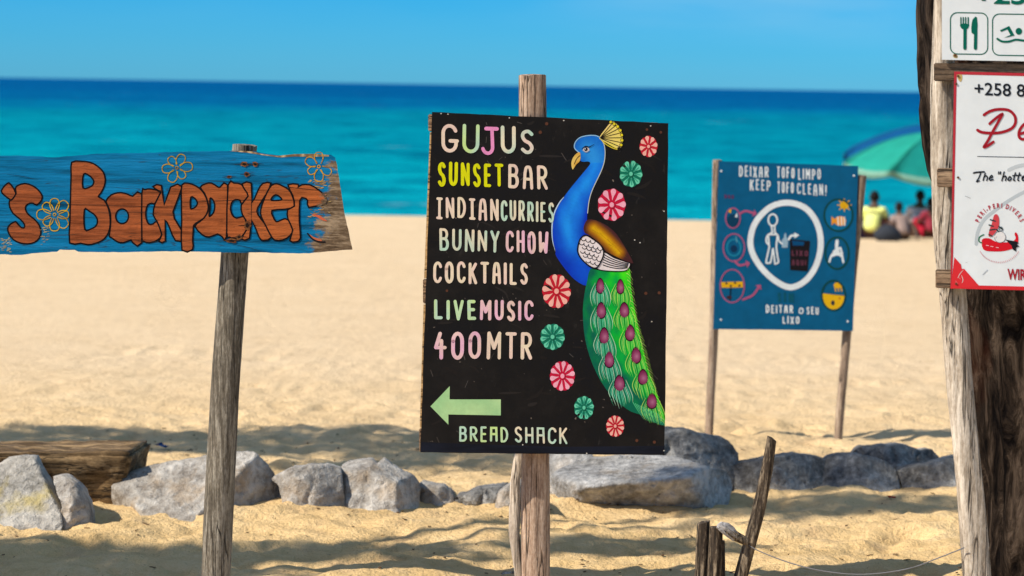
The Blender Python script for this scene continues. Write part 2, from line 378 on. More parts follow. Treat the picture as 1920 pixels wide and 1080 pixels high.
class Art:
    def __init__(s, plane, k=None): s.pl = plane; s.v = []; s.f = []; s.c = []; s.n = 0; s.k = K if k is None else k
    def tri(s, pts, col, lift):
        a, b, c = pts
        if (b[0] - a[0]) * (c[1] - a[1]) - (b[1] - a[1]) * (c[0] - a[0]) > 0: b, c = c, b
        i = len(s.v)
        for p in (a, b, c):
            s.v.append(s.pl.P(p[0], p[1], lift))
            cc = col(p[0], p[1]) if callable(col) else col
            l = lin(cc); s.c.append((min(.9, l[0] * s.k), min(.9, l[1] * s.k), min(.9, l[2] * s.k), 1))
        s.f.append((i, i + 1, i + 2))
    def lift(s, layer):
        s.n += 1; return 0.0006 * layer + 0.00002 * (s.n % 24)
    def poly(s, loops, col, layer=1, sub=0):
        if not isinstance(loops[0][0], (list, tuple)): loops = [loops]
        lf = s.lift(layer)
        vs = [[Vector((p[0], p[1], 0)) for p in l] for l in loops]; flat = [p for l in loops for p in l]
        tris = [tuple(flat[i] for i in t_) for t_ in tessellate_polygon(vs)]
        for _ in range(sub):
            nt_ = []
            for a, b, c in tris:
                es = [((a[0]-b[0])**2+(a[1]-b[1])**2), ((b[0]-c[0])**2+(b[1]-c[1])**2), ((c[0]-a[0])**2+(c[1]-a[1])**2)]
                k_ = es.index(max(es))
                if max(es) < 16: nt_.append((a, b, c)); continue
                if k_ == 1: a, b, c = b, c, a
                elif k_ == 2: a, b, c = c, a, b
                m_ = ((a[0] + b[0]) / 2, (a[1] + b[1]) / 2)
                nt_ += [(a, m_, c), (m_, b, c)]
            tris = nt_
        for t_ in tris: s.tri(t_, col, lf)
    def stroke(s, pts, wd, col, layer=2, closed=False, smooth=False, taper=False, caps=True):
        if smooth: pts = catmull(pts, 6, closed)
        q = []
        for p in pts:
            if not q or math.hypot(p[0] - q[-1][0], p[1] - q[-1][1]) > 0.15: q.append(p)
        if closed and len(q) > 2 and math.hypot(q[0][0] - q[-1][0], q[0][1] - q[-1][1]) < 0.15: q.pop()
        n = len(q)
        if n < 2: return
        lf = s.lift(layer); Lr = []
        for i in range(n):
            a = q[(i - 1) % n] if (closed or i > 0) else None; c = q[(i + 1) % n] if (closed or i < n - 1) else None
            def d_(u, v_):
                l = math.hypot(v_[0] - u[0], v_[1] - u[1]) or 1; return ((v_[0] - u[0]) / l, (v_[1] - u[1]) / l)
            d1 = d_(a, q[i]) if a else d_(q[i], c); d2 = d_(q[i], c) if c else d1
            tx, ty = d1[0] + d2[0], d1[1] + d2[1]; l = math.hypot(tx, ty)
            if l < 0.3: tx, ty, l = d1[0], d1[1], 1
            tx /= l; ty /= l; cosh = max(0.6, tx * d1[0] + ty * d1[1])
            h = wd / 2 / cosh
            if taper: h *= (1 - 0.85 * i / (n - 1)) if taper == 1 else math.sin(math.pi * (0.12 + 0.85 * i / (n - 1)))
            Lr.append(((q[i][0] - ty * h, q[i][1] + tx * h), (q[i][0] + ty * h, q[i][1] - tx * h)))
        for i in range(n if closed else n - 1):
            a, b = Lr[i], Lr[(i + 1) % n]
            s.tri((a[0], a[1], b[1]), col, lf); s.tri((a[0], b[1], b[0]), col, lf)
        if caps and not closed and not taper:
            for p in (q[0], q[-1]):
                e_ = ell(p[0], p[1], wd / 2, wd / 2, 8); lf2 = lf + 0.000008
                for j in range(8): s.tri((p, e_[j], e_[(j + 1) % 8]), col, lf2)
    def mesh2d(s, tris, col, layer):
        lf = s.lift(layer)
        for t_ in tris: s.tri(t_, col, lf)
    def build(s, name, mat, parent, label=None):
        me = bpy.data.meshes.new(name); me.from_pydata([tuple(v) for v in s.v], [], s.f)
        at = me.color_attributes.new('Col', 'FLOAT_COLOR', 'POINT')
        at.data.foreach_set('color', [x for c in s.c for x in c]); me.update()
        o = link(name, me, mat, parent)
        if label: o['label'] = label
        return o
def slab(plane, outline, thick, name, front_mat, parent, edge_mat=None, wob=0):
    bm = bmesh.new()
    fr = [bm.verts.new(plane.P(x, y, 0)) for x, y in outline]; bk = [bm.verts.new(plane.P(x, y, -thick)) for x, y in outline]
    fs = [bm.faces.new(fr), bm.faces.new(bk[::-1])]
    n = len(fr)
    for i in range(n):
        f_ = bm.faces.new((fr[i], bk[i], bk[(i + 1) % n], fr[(i + 1) % n]))
        f_.material_index = 1 if edge_mat else 0
    bmesh.ops.triangulate(bm, faces=fs)
    bmesh.ops.recalc_face_normals(bm, faces=bm.faces)
    o = bm_link(name, bm, front_mat, parent)
    if edge_mat: o.data.materials.append(edge_mat)
    return o
def densify(pl, step, amp, seed):
    rnd = random.Random(seed); o = []
    for i, a in enumerate(pl):
        b = pl[(i + 1) % len(pl)]; l = math.hypot(b[0] - a[0], b[1] - a[1]); n = max(1, int(l / step))
        for j in range(n):
            t_ = j / n; k_ = amp if j else 0
            o.append((a[0] + (b[0] - a[0]) * t_ + rnd.uniform(-k_, k_), a[1] + (b[1] - a[1]) * t_ + rnd.uniform(-k_, k_)))
    return o

# ------------------------------------------------------------------ lettering
def A_(cx, cy, rx, ry, a0, a1, n=10): return [(cx + rx * math.cos(R(a0 + (a1 - a0) * i / n)), cy + ry * math.sin(R(a0 + (a1 - a0) * i / n))) for i in range(n + 1)]
def S_(*p): return catmull(list(p), 5)
G = {
 'A': [[(0, 1)] + S_((.1, .3), (.25, .05), (.5, 0), (.75, .05), (.9, .3)) + [(1, 1)], [(.06, .58), (.94, .58)]],
 'a': [[(0, 1), (.05, .02), (.95, .02), (1, 1)], [(.03, .5), (.97, .5)]],
 'B': [[(0, 0), (0, 1)], [(0, 0), (.5, 0)] + A_(.5, .23, .42, .23, -90, 90, 8) + [(0, .46)], [(0, .46), (.55, .46)] + A_(.55, .73, .45, .27, -90, 90, 8) + [(0, 1)]],
 'C': [A_(.55, .3, .53, .3, -20, -180) + A_(.55, .7, .53, .3, 180, 20)],
 'c': [[(1, .02), (.08, .05), (.02, .95), (.95, 1)]],
 'D': [[(0, 0), (0, 1)], [(0, 0), (.3, 0)] + A_(.3, .5, .7, .5, -80, 80, 12) + [(0, 1)]],
 'E': [[(0, 0), (0, 1)], [(0, 0), (.9, 0)], [(0, .48), (.8, .48)], [(0, 1), (.95, 1)]],
 'F': [[(0, 0), (0, 1)], [(0, 0), (.9, 0)], [(0, .48), (.8, .48)]],
 'G': [A_(.5, .3, .48, .3, -20, -180) + A_(.5, .7, .48, .3, 180, 0) + [(.98, .6)], [(.55, .6), (1.06, .6)]],
 'H': [[(0, 0), (0, 1)], [(1, 0), (1, 1)], [(0, .5), (1, .5)]],
 'I': [[(.5, 0), (.5, 1)]],
 'i': [[(.5, 0), (.5, 1)], [(0, 0), (1, 0)], [(0, 1), (1, 1)]],
 'J': [[(.68, 0), (.68, .75)] + A_(.36, .75, .32, .25, 0, 165, 9), [(.3, 0), (1, 0)]],
 'K': [[(0, 0), (0, 1)], [(.95, 0), (.05, .55)], [(.3, .42), (1, 1)]],
 'L': [[(0, 0), (0, 1)], [(0, 1), (.95, 1)]],
 'M': [[(0, 1), (.02, 0)], [(.02, 0), (.5, .6)], [(.5, .6), (.98, 0)], [(.98, 0), (1, 1)]],
 'N': [[(0, 1), (0, 0)], [(0, 0), (1, 1)], [(1, 1), (1, 0)]],
 'O': [A_(.5, .32, .5, .32, -180, 0) + A_(.5, .68, .5, .32, 0, 180) + [(0, .32)]],
 '0': [A_(.5, .32, .5, .32, -180, 0) + A_(.5, .68, .5, .32, 0, 180) + [(0, .32)]],
 'P': [[(0, 0), (0, 1)], [(0, 0), (.5, 0)] + A_(.5, .27, .48, .27, -90, 90, 8) + [(0, .54)]],
 'Q': [A_(.5, .5, .5, .5, 0, 360, 16), [(.6, .7), (1, 1.05)]],
 'R': [[(0, 0), (0, 1)], [(0, 0), (.5, 0)] + A_(.5, .26, .46, .26, -90, 90, 8) + [(0, .52)], [(.4, .52), (1, 1)]],
 'S': [S_((.97, .13), (.6, 0), (.15, .07), (.03, .26), (.28, .45), (.72, .56), (.98, .76), (.8, .96), (.4, 1), (.02, .87))],
 'T': [[(.5, 0), (.5, 1)], [(0, 0), (1, 0)]],
 'U': [[(0, 0)] + A_(.5, .7, .5, .3, 180, 0) + [(1, 0)]],
 'V': [[(0, 0), (.5, 1)], [(.5, 1), (1, 0)]],
 'W': [[(0, 0), (.1, .95)], [(.1, .95), (.5, .55)], [(.5, .55), (.88, .98)], [(.88, .98), (1, 0)]],
 'X': [[(0, 0), (1, 1)], [(1, 0), (0, 1)]],
 'Y': [[(0, 0), (.5, .5)], [(1, 0), (.5, .5)], [(.5, .5), (.45, 1)]],
 '4': [[(.45, 0), (0, .58)], [(0, .58), (1, .58)], [(.6, .3), (.6, 1)]],
 '!': [[(.5, 0), (.4, .7)], [(.36, .96), (.36, 1)]],
}
WID = {'I': .28, 'i': .75, 'M': 1.25, 'W': 1.2, '!': .4, 'J': 1.0, '1': .4, 'L': .85, 'E': .85, 'S': .9}
def word(art, text, x0, t0, b0, x1, t1, b1, wd, col, layer=2, gap=0.42, seed=0, jit=0.03):
    if art.pl is PL1: wd *= .90
    rnd = random.Random(seed); ws = [WID.get(c, 1.0) for c in text]; tot = sum(ws) + gap * (len(text) - 1); x = 0
    for c, cw in zip(text, ws):
        g0, g1 = x / tot, (x + cw) / tot; x += cw + gap
        jy = rnd.uniform(-jit, jit); js = rnd.uniform(-jit, jit); sh = rnd.uniform(-.06, .06)
        h = wd / 2
        def mp_(p):
            u = g0 + (g1 - g0) * p[0]; top = t0 + (t1 - t0) * u + h; bot = b0 + (b1 - b0) * u - h
            yy = p[1] * (1 + js) + jy
            w_ = (x1 - x0); lx = x0 + w_ * g0 + h; rx = x0 + w_ * g1 - h
            if rx < lx: lx = rx = (lx + rx) / 2
            return (lx + (rx - lx) * p[0] + sh * (0.5 - p[1]) * (rx - lx), top + (bot - top) * yy)
        for st in G[c]:
            art.stroke([mp_(p) for p in st], wd * rnd.uniform(.92, 1.06), col, layer)
def font_tris(text, shear=0.0, bold=0.0):
    cu = bpy.data.curves.new('txt', 'FONT'); cu.body = text; cu.shear = shear; cu.offset = bold; cu.resolution_u = 4
    o = bpy.data.objects.new('txt', cu); COL.objects.link(o); bpy.context.view_layer.update()
    me = bpy.data.meshes.new_from_object(o.evaluated_get(bpy.context.evaluated_depsgraph_get()))
    me.calc_loop_triangles(); tr = [[tuple(me.vertices[i].co[:2]) for i in t_.vertices] for t_ in me.loop_triangles]
    bpy.data.objects.remove(o); bpy.data.curves.remove(cu); bpy.data.meshes.remove(me)
    return tr
def print_text(art, text, x0, y0, x1, y1, col, layer=2, shear=0, bold=0.0, drop=0.0):
    tr = font_tris(text, shear, bold); xs = [p[0] for t_ in tr for p in t_]; ysv = [p[1] for t_ in tr for p in t_]
    ax, bx, ay, by = min(xs), max(xs), min(ysv), max(ysv)
    f_ = lambda p: (x0 + (p[0] - ax) / (bx - ax) * (x1 - x0), y1 - (p[1] - ay) / (by - ay) * (y1 - y0) + drop * (p[0] - ax) / (bx - ax))
    art.mesh2d([[f_(p) for p in t_] for t_ in tr], col, layer)

# ------------------------------------------------------------------ posts
def post(name, path, radii, mat, parent=None, seed=0, seg=28, rough=0.05, groove=0.05, step=0.03, flat=None, top_slant=0.0, origin=None, twist=0.0):
    """an irregular weathered timber along a path of world points (top first)"""
    rnd = random.Random(seed); ox = seed * 7.31
    pts = []; rad = []
    for i in range(len(path) - 1):
        a, b = Vector(path[i]), Vector(path[i + 1]); n = max(1, int((b - a).length / step))
        for j in range(n):
            pts.append(a.lerp(b, j / n)); rad.append(radii[i] + (radii[i + 1] - radii[i]) * j / n)
    pts.append(Vector(path[-1])); rad.append(radii[-1])
    bm = bmesh.new(); rings = []; s_ = 0
    ax = (Vector(path[0]) - Vector(path[-1])).normalized()
    ex = ax.cross(Vector((0, 1, 0))).normalized(); ey = ex.cross(ax).normalized()
    if ey.y > 0: pass
    for i, (p, r) in enumerate(zip(pts, rad)):
        s_ = (p - pts[0]).length; ring = []
        for k in range(seg):
            a = 2 * math.pi * k / seg + twist * s_
            ca, sa = math.cos(a), math.sin(a)
            rr = r
            if flat: # squarish timber
                q = max(abs(ca), abs(sa)); rr = r * (1 + flat * (1 / q - 1) * 0.9)
            big = noise.noise(Vector((ca * 1.2 + ox, sa * 1.2, s_ * 3.0)))
            fine = noise.noise(Vector((ca * 5 + ox, sa * 5, s_ * 2.2 + 5)))
            rr *= 1 + rough * big * 2 + groove * fine * 1.6 + 0.02 * noise.noise(Vector((ca * 9, sa * 9 + ox, s_ * 22)))
            v = p + ex * (ca * rr) + ey * (sa * rr)
            if i == 0: v += ax * (top_slant * ca * r + 0.12 * r * noise.noise(Vector((ca * 2 + ox, sa * 2, 3))))
            ring.append(bm.verts.new(v))
        rings.append(ring)
    for a, b in zip(rings, rings[1:]):
        for k in range(seg): bm.faces.new((a[k], b[k], b[(k + 1) % seg], a[(k + 1) % seg]))
    for ring, sg in ((rings[0], 1), (rings[-1], -1)):
        c = Vector((0, 0, 0))
        for v in ring: c += v.co
        cv = bm.verts.new(c / seg + ax * (0.004 * sg))
        for k in range(seg): bm.faces.new((ring[k], ring[(k + 1) % seg], cv))
    bmesh.ops.recalc_face_normals(bm, faces=bm.faces)
    sharp = [e for e in bm.edges if len(e.link_faces) == 2 and e.calc_face_angle(0) > 0.9]
    for e in sharp: e.smooth = False
    return bm_link(name, bm, mat, parent, True, origin)

def box8(c8, name, mat, parent, bev=0.003):
    bm = bmesh.new(); vs = [bm.verts.new(p) for p in c8]
    for f_ in ((0, 1, 2, 3), (7, 6, 5, 4), (0, 4, 5, 1), (1, 5, 6, 2), (2, 6, 7, 3), (3, 7, 4, 0)): bm.faces.new([vs[i] for i in f_])
    bmesh.ops.recalc_face_normals(bm, faces=bm.faces)
    if bev: bmesh.ops.bevel(bm, geom=list(bm.edges), offset=bev, segments=2, affect='EDGES')
    return bm_link(name, bm, mat, parent)
def plank(plane, x0, y0, x1, y1, lift, thick, name, mat, parent, drop=0.0, dropb=None):
    if dropb is None: dropb = drop
    q = [(x0, y0), (x1, y0 + drop), (x1, y1 + dropb), (x0, y1)]
    return box8([plane.P(x, y, lift) for x, y in q] + [plane.P(x, y, lift - thick) for x, y in q], name, mat, parent)
def nail(plane, px, py, r, parent, lift=0.0, mat=None):
    bm = bmesh.new(); c = plane.P(px, py, lift)
    q = (-plane.n).to_track_quat('-Z', 'Y').to_matrix()
    for (rr, h) in ((r, 0.0002), (r * .8, 0.0022)):
        ring = [bm.verts.new(c + q @ Vector((rr * math.cos(a * .7854), rr * math.sin(a * .7854), 0)) + plane.n * h) for a in range(8)]
        if h > 0.001:
            bm.faces.new(ring)
            for i in range(8): bm.faces.new((prev[i], prev[(i + 1) % 8], ring[(i + 1) % 8], ring[i]))
        prev = ring
    bmesh.ops.recalc_face_normals(bm, faces=bm.faces)
    return bm_link('nail', bm, mat or M['rust'], parent)

# ================================================================== 1. black peacock sign
z1 = lambda x, y: (780 + x / 3.375, 200 + y / 3.375)
z2 = lambda x, y: (780 + x / 2.768, 470 + y / 2.768)
z3 = lambda x, y: (990 + x / 3.482, 210 + y / 3.482)
z4 = lambda x, y: (990 + x / 2.843, 480 + y / 2.843)
mapl = lambda f, l: [f(*p) for p in l]
PL1 = Plane((0.12, 8.6, 1.1), (0.11, -1, 0.035))
base = U(1004, 1135, 8.69); base.z = gz(base.x, base.y)
S1 = empty('painted_sign', base, 'black board on a wooden post with a painted peacock and coloured menu lettering', 'sign')
post('post', [U(998, 141, 8.69), U(1003, 500, 8.69), U(1004, 860, 8.69), U(1004, 1140, 8.69), U(1003, 1240, 8.69)], [.0495, .050, .051, .052, .053], M['brown_wood'], S1, 3, rough=.03, groove=.04, flat=0.35)
ol = densify([(810, 210), (1253, 231), (1251, 440), (1246, 853), (1000, 851), (788, 848)], 22, 0.5, 2)
slab(PL1, ol, 0.016, 'board', M['black'], S1, M['edge_wood'])
for (xa, ya, yb) in ((803, 214, 246), (793, 523, 569), (786, 803, 847)):
    plank(PL1, xa, ya, 1235, yb, -0.018, 0.02, 'batten', M['slat_wood'], S1, drop=(16 if ya < 300 else 8 if ya < 600 else 3))
slab(PL1, [(806, 248), (812, 248), (801, 522), (795, 522)], .012, 'edge_strip', M['edge_wood'], S1).location.y += .004
slab(PL1, [(794, 571), (800, 571), (793, 802), (787, 802)], .012, 'edge_strip', M['edge_wood'], S1).location.y += .004
PK = (240, 208, 194); MT = (190, 222, 200); YE = (226, 226, 10); PI_ = (240, 184, 210); CR = (240, 222, 192); YG = (205, 232, 150)
def blend(a, b, seed, sc_=0.045):
    def f(x, y):
        n = noise.noise(Vector((x * sc_ + seed * 13.1, y * sc_ * 0.7, seed))) * 1.6 + 0.5
        n = max(0, min(1, n)); return tuple(a[i] + (b[i] - a[i]) * n for i in range(3))
    return f
a = Art(PL1)
for i, (ch, x0, t0, b0, x1, col) in enumerate([('G', 827, 231, 284, 859, blend(PK, CR, 1)), ('U', 867, 233, 287, 899, blend(MT, YG, 2)), ('J', 900, 236, 288, 936, (240, 150, 200)), ('U', 939, 236, 288, 967, blend(MT, CR, 4)), ('S', 976, 243, 290, 1001, blend(PK, MT, 5))]):
    word(a, ch, x0, t0, b0, x1, t0 + 1, b0 + 1, 7.6, col, seed=i)
a.build('lettering', M['paint'], S1)
rowsT = [
 [('SUNSET', 821, 303, 348, 944, 307, 351, 6.6, YE), ('BAR', 953, 308, 353, 1027, 311, 356, 6.4, blend(PK, CR, 7))],
 [('iNDiAN', 818, 369, 409, 935, 373, 414, 5.6, blend(PK, CR, 8)), ('CURRIES', 939, 375, 413, 1039, 379, 417, 5.0, blend(MT, CR, 9))],
 [('BUNNY', 824, 427, 470, 937, 432, 472, 5.6, blend(MT, CR, 10)), ('CHOW', 948, 432, 472, 1028, 434, 477, 6.0, blend(PI_, PK, 11))],
 [('COCKTAILS', 812, 490, 531, 990, 493, 534, 6.2, blend(PK, CR, 12))],
 [('LIVE', 814, 562, 600, 893, 562, 600, 6.6, blend(YG, MT, 13)), ('MUSIC', 900, 562, 600, 1000, 564, 602, 6.4, blend(PK, PI_, 14))],
 [('400', 814, 622, 673, 902, 622, 674, 7.4, blend(PI_, PK, 15)), ('MTR', 913, 622, 673, 998, 623, 674, 7.0, blend(PK, CR, 16))],
 [('BREaD', 861, 799, 828, 953, 800, 829, 4.6, blend(MT, YG, 17)), ('SHaCK', 965, 800, 830, 1064, 802, 833, 4.6, blend(MT, CR, 18))],
]
for i, row in enumerate(rowsT):
    for j, wd_ in enumerate(row):
        a = Art(PL1); word(a, *wd_, gap=0.36, seed=i * 3 + j + 20); a.build('lettering', M['paint'], S1)
a = Art(PL1); a.poly(mapl(z2, [(75, 808), (175, 703), (174, 772), (440, 772), (440, 855), (168, 850), (168, 903)]), blend((186, 222, 158), (165, 212, 150), 30, .03), 1, 4)
a.build('painted_arrow', M['paint'], S1)
a = Art(PL1)
a.poly([(790, 829), (900, 833), (1050, 838), (1246, 836), (1246, 851), (1000, 849.5), (789, 846.5)], blend((26, 30, 44), (16, 18, 26), 4), .1, 3)
for k in range(70):   # old brush marks in the black paint
    rnd = random.Random(k + 900); x, y = rnd.uniform(808, 1200), rnd.uniform(232, 800); l = rnd.uniform(12, 46); q = rnd.uniform(-.9, .9); c_ = rnd.randint(24, 40)
    a.stroke([(x, y), (x + l * .5, y + q * l * .35), (x + l * math.cos(q), y + l * math.sin(q))], rnd.uniform(2.5, 7), (c_ + 4, c_, c_ - 2), .15, smooth=True, taper=2)
for k in range(34):   # scuffs, drips and primer showing
    rnd = random.Random(k + 400); x, y = rnd.uniform(800, 1240), rnd.uniform(225, 840)
    a.stroke([(x, y), (x + rnd.uniform(-9, 9), y + rnd.uniform(-14, 14))], rnd.uniform(.6, 1.6), (60 + k, 54 + k, 50 + k), 0.3)
for (x, y) in ((827, 213), (840, 214), (955, 221), (1057, 226), (1220, 236), (1245, 396), (1190, 450), (1200, 455), (1222, 603), (980, 834), (1100, 850), (1245, 845)):
    a.poly(ell(x, y, 1.5, 1.2, 6), (205, 200, 190), 0.5)
for (x, y, r_) in ((1025, 232, 3.2), (1013, 248, 3.2), (1213, 243, 2.4), (1239, 248, 2.6), (1211, 550, 3), (1236, 549, 3), (1194, 826, 3), (1227, 829, 3), (838, 545, 2.5)):
    a.poly(ell(x, y, r_, r_, 9), (95, 58, 42), 0.5)
a.build('scuff_marks', M['paint'], S1)
# flowers
RED = ((250, 180, 165), (200, 28, 48)); TEA = ((105, 208, 172), (14, 118, 92)); PNK = ((250, 172, 192), (205, 22, 62))
for i, (x, y, rx, ry, (pc, bc), n) in enumerate([(1216, 274.6, 17, 20, RED, 8), (1183, 326, 21.5, 25, TEA, 9), (1147, 384, 26.5, 30.5, PNK, 9), (1043.5, 546, 27, 32, RED, 10), (1036, 631.6, 23, 24.6, TEA, 9), (1054.5, 705, 23.6, 28, PNK, 10), (1095, 764.5, 18.6, 22, TEA, 9), (1153.5, 799, 17, 20, RED, 10)]):
    a = Art(PL1); rnd = random.Random(i)
    a.poly([(x + rx * (.98 + .03 * math.cos(n * R(q))) * math.cos(R(q)), y + ry * (.98 + .03 * math.cos(n * R(q))) * math.sin(R(q))) for q in range(0, 360, 8)], bc, 0.6)
    off = rnd.uniform(0, 40)
    for k in range(n):
        th = 2 * math.pi * k / n + R(off); c_, s_ = math.cos(th), math.sin(th); wdt = math.pi / n * 0.80
        pts = []
        for (u, v_) in ((.27, 0), (.5, -.42), (.75, -.78), (.9, -.75), (.985, -.3), (1, 0), (.985, .3), (.9, .75), (.75, .78), (.5, .42)):
            ang = th + v_ * wdt; pts.append((x + rx * u * math.cos(ang), y + ry * u * math.sin(ang)))
        a.poly(catmull(pts, 2, True), blend(pc, tuple(min(255, q * 1.04) for q in pc), i + k), 1.2)
        if pc == TEA[0]:
            a.stroke([(x + rx * .4 * c_, y + ry * .4 * s_), (x + rx * .8 * c_, y + ry * .8 * s_)], 1.6, (50, 165, 135), 1.8)
    a.poly(ell(x, y, rx * .23, ry * .23, 14), bc, 1.8); a.poly(ell(x, y, rx * .16, ry * .16, 12), pc, 2.4)
    a.build('painted_flower', M['paint'], S1)
# the peacock
body = catmull(mapl(z3, [(332, 265), (308, 238), (310, 205), (340, 172), (390, 158), (440, 158), (472, 172), (492, 205), (501, 255), (498, 310), (486, 360), (466, 410), (440, 460), (415, 520), (398, 580), (390, 640), (385, 700), (392, 780), (415, 860), (430, 950), (415, 1030)]) + mapl(z4, [(331, 72), (322, 115), (310, 158), (250, 127), (200, 72), (150, 0)]) + mapl(z3, [(180, 905), (163, 835), (160, 745), (176, 660), (210, 592), (260, 520), (320, 445), (370, 385), (406, 338), (392, 323), (360, 325), (338, 312)]), 3, True)
mid = mapl(z3, [(400, 240), (440, 330), (400, 430), (330, 530), (280, 640), (260, 740), (275, 850), (330, 960), (380, 1060)])
midc = catmull(mid, 5)
def body_col(x, y):
    d_ = min(math.hypot(x - p[0], y - p[1]) for p in midc)
    t_ = min(1, d_ / 30.0); n = noise.noise(Vector((x * .05, y * .03, 2))) * .25
    t_ = max(0, min(1, t_ + n)); a_ = (30, 150, 248); b_ = (4, 52, 190)
    if y < 305: a_ = (44, 150, 235); b_ = (14, 100, 205)
    if y > 440: q = min(1, (y - 440) / 60.); a_ = tuple(a_[i] + ((10, 84, 214)[i] - a_[i]) * q for i in range(3))
    return tuple(a_[i] + (b_[i] - a_[i]) * t_ ** 1.3 for i in range(3))
pc = Art(PL1); pc.poly(body, body_col, 1, 9)
le = mapl(z3, [(330, 262), (304, 235), (308, 200), (338, 168), (390, 154), (440, 154), (470, 166)])
pc.stroke(le, 1.8, (150, 200, 240), 1.6, smooth=True)
pc.stroke(mapl(z3, [(472, 170), (494, 205), (503, 255), (500, 312), (487, 362), (466, 412), (440, 465), (414, 525), (398, 585), (389, 660)]), 1.5, (200, 205, 190), 1.6, smooth=True)
pc.stroke(mapl(z3, [(235, 555), (205, 592), (172, 660), (157, 745), (160, 835), (178, 910)]), 2.4, (190, 215, 240), 1.6, smooth=True, taper=2)
bird = pc.build('painted_peacock', M['paint'], S1)
a = Art(PL1)      # beak and eye
a.poly(catmull(mapl(z3, [(340, 265), (318, 270), (294, 298), (283, 335), (290, 374), (302, 362), (315, 342), (340, 316)]), 3, True), blend((240, 205, 110), (215, 160, 60), 3, .1), 2.2)
a.stroke(mapl(z3, [(338, 285), (318, 305), (302, 340)]), 1.2, (60, 40, 20), 2.8, smooth=True)
a.build('beak', M['paint'], bird)
a = Art(PL1)
a.poly(ell(*z3(380, 246), 6, 4.6, 16), (215, 205, 205), 2.2); a.poly(ell(*z3(378, 243), 3.4, 3.6, 12), (40, 26, 30), 2.6); a.poly(ell(*z3(373, 240), 1.1, 1.1, 8), (240, 240, 240), 3)
a.stroke(mapl(z3, [(350, 243), (375, 225), (400, 228), (436, 208)]), 2.2, (12, 14, 26), 3, smooth=True, taper=2)
a.stroke(mapl(z3, [(356, 250), (380, 263), (402, 250)]), 1.2, (150, 160, 190), 3, smooth=True)
a.build('eye', M['paint'], bird)
a = Art(PL1)      # crest
a.poly(catmull(mapl(z3, [(466, 164), (505, 110), (548, 62), (578, 78), (602, 112), (616, 150), (616, 198), (600, 240), (560, 230), (515, 203), (474, 180)]), 2, True), blend((246, 214, 140), (240, 224, 90), 9, .08), 1.2)
fan = [(540, 66), (562, 78), (585, 95), (602, 120), (612, 150), (614, 185), (608, 215), (594, 240)]
for p, q in zip(fan, fan[1:]): a.stroke(mapl(z3, [(470, 170), ((p[0] + q[0]) / 2, (p[1] + q[1]) / 2)]), 1.3, (30, 22, 14), 1.8)
for p in fan: a.poly(ell(*z3(*p), 3.4, 3.4, 10), (30, 24, 10), 2); a.poly(ell(*z3(*p), 2.5, 2.5, 10), (236, 216, 40), 2.5)
a.stroke(mapl(z3, [(470, 172), (505, 208), (555, 236), (596, 246)]), 1.6, (236, 214, 60), 2.2, smooth=True)
a.build('crest', M['paint'], bird)
wing = mapl(z3, [(362, 760), (372, 725), (392, 702), (440, 706), (520, 745), (580, 800), (625, 868), (660, 930), (688, 988), (640, 976), (580, 946), (505, 908), (490, 880), (435, 830), (400, 805), (372, 790)])
wl = mapl(z3, [(430, 760), (480, 800), (530, 850), (590, 915)])
wlc = catmull(wl, 6)
def wing_col(x, y):
    d_ = min(math.hypot(x - p[0], y - p[1]) for p in wlc); t_ = min(1, max(0, (d_ - 2) / 15.0))
    a_, m_, b_ = (222, 172, 8), (160, 98, 16), (74, 38, 40)
    if t_ < .5: return tuple(a_[i] + (m_[i] - a_[i]) * t_ * 2 for i in range(3))
    return tuple(m_[i] + (b_[i] - m_[i]) * (t_ - .5) * 2 for i in range(3))
a = Art(PL1); a.poly(catmull(wing, 2, True), wing_col, 1.9, 8)
for k in range(14):
    u = k / 13; rnd = random.Random(k); x, y = 420 + 190 * u, 740 + 170 * u
    a.stroke(mapl(z3, [(x + rnd.uniform(-20, 20), y + rnd.uniform(-10, 20)), (x + 40, y + 46)]), 0.9, (140 + rnd.randint(-30, 50), 90 + rnd.randint(-20, 40), 14), 2.4, taper=2)
a.build('painted_wing', M['paint'], bird)
a = Art(PL1)
sh = catmull(mapl(z3, [(326, 880), (342, 828), (375, 805), (410, 820), (470, 865), (494, 912), (480, 970), (446, 1018), (400, 1005), (350, 960), (327, 920)]), 4, True)
lo = catmull(mapl(z3, [(494, 914), (560, 950), (640, 978), (668, 990), (650, 1030), (600, 1040), (500, 1036), (450, 1020), (478, 975)]), 3, True)
a.poly(lo, (238, 226, 226), 2.2)
for k in range(5):
    o_ = k * 17
    a.stroke(mapl(z3, [(496 - o_ * .1, 930 + o_), (540 - o_ * .05, 955 + o_ * .86), (600, 978 + o_ * .66), (655 - o_ * .12, 990 + o_ * .4)]), 1.7, (18, 14, 16), 2.8, smooth=True)
a.stroke(lo, 1.7, (16, 12, 14), 3, closed=True)
a.poly(sh, (240, 228, 228), 3.2)
def inside(p, poly_):
    c_ = False; j = len(poly_) - 1
    for i in range(len(poly_)):
        if (poly_[i][1] > p[1]) != (poly_[j][1] > p[1]) and p[0] < (poly_[j][0] - poly_[i][0]) * (p[1] - poly_[i][1]) / (poly_[j][1] - poly_[i][1]) + poly_[i][0]: c_ = not c_
        j = i
    return c_
for r_ in range(-2, 9):
    for q in range(-4, 9):
        cx = 345 + q * 30 + (r_ % 2) * 15 + r_ * 3; cy = 800 + r_ * 27 + q * 9
        ar = [z3(cx + 15 * math.cos(R(t_)), cy + 14 * math.sin(R(t_))) for t_ in range(0, 181, 22)]
        if all(inside(p, sh) for p in ar): a.stroke(ar, 1.4, (20, 16, 20), 3.8, caps=False)
a.stroke(sh, 2.6, (14, 12, 16), 4.2, closed=True)
a.build('painted_shoulder', M['paint'], bird)
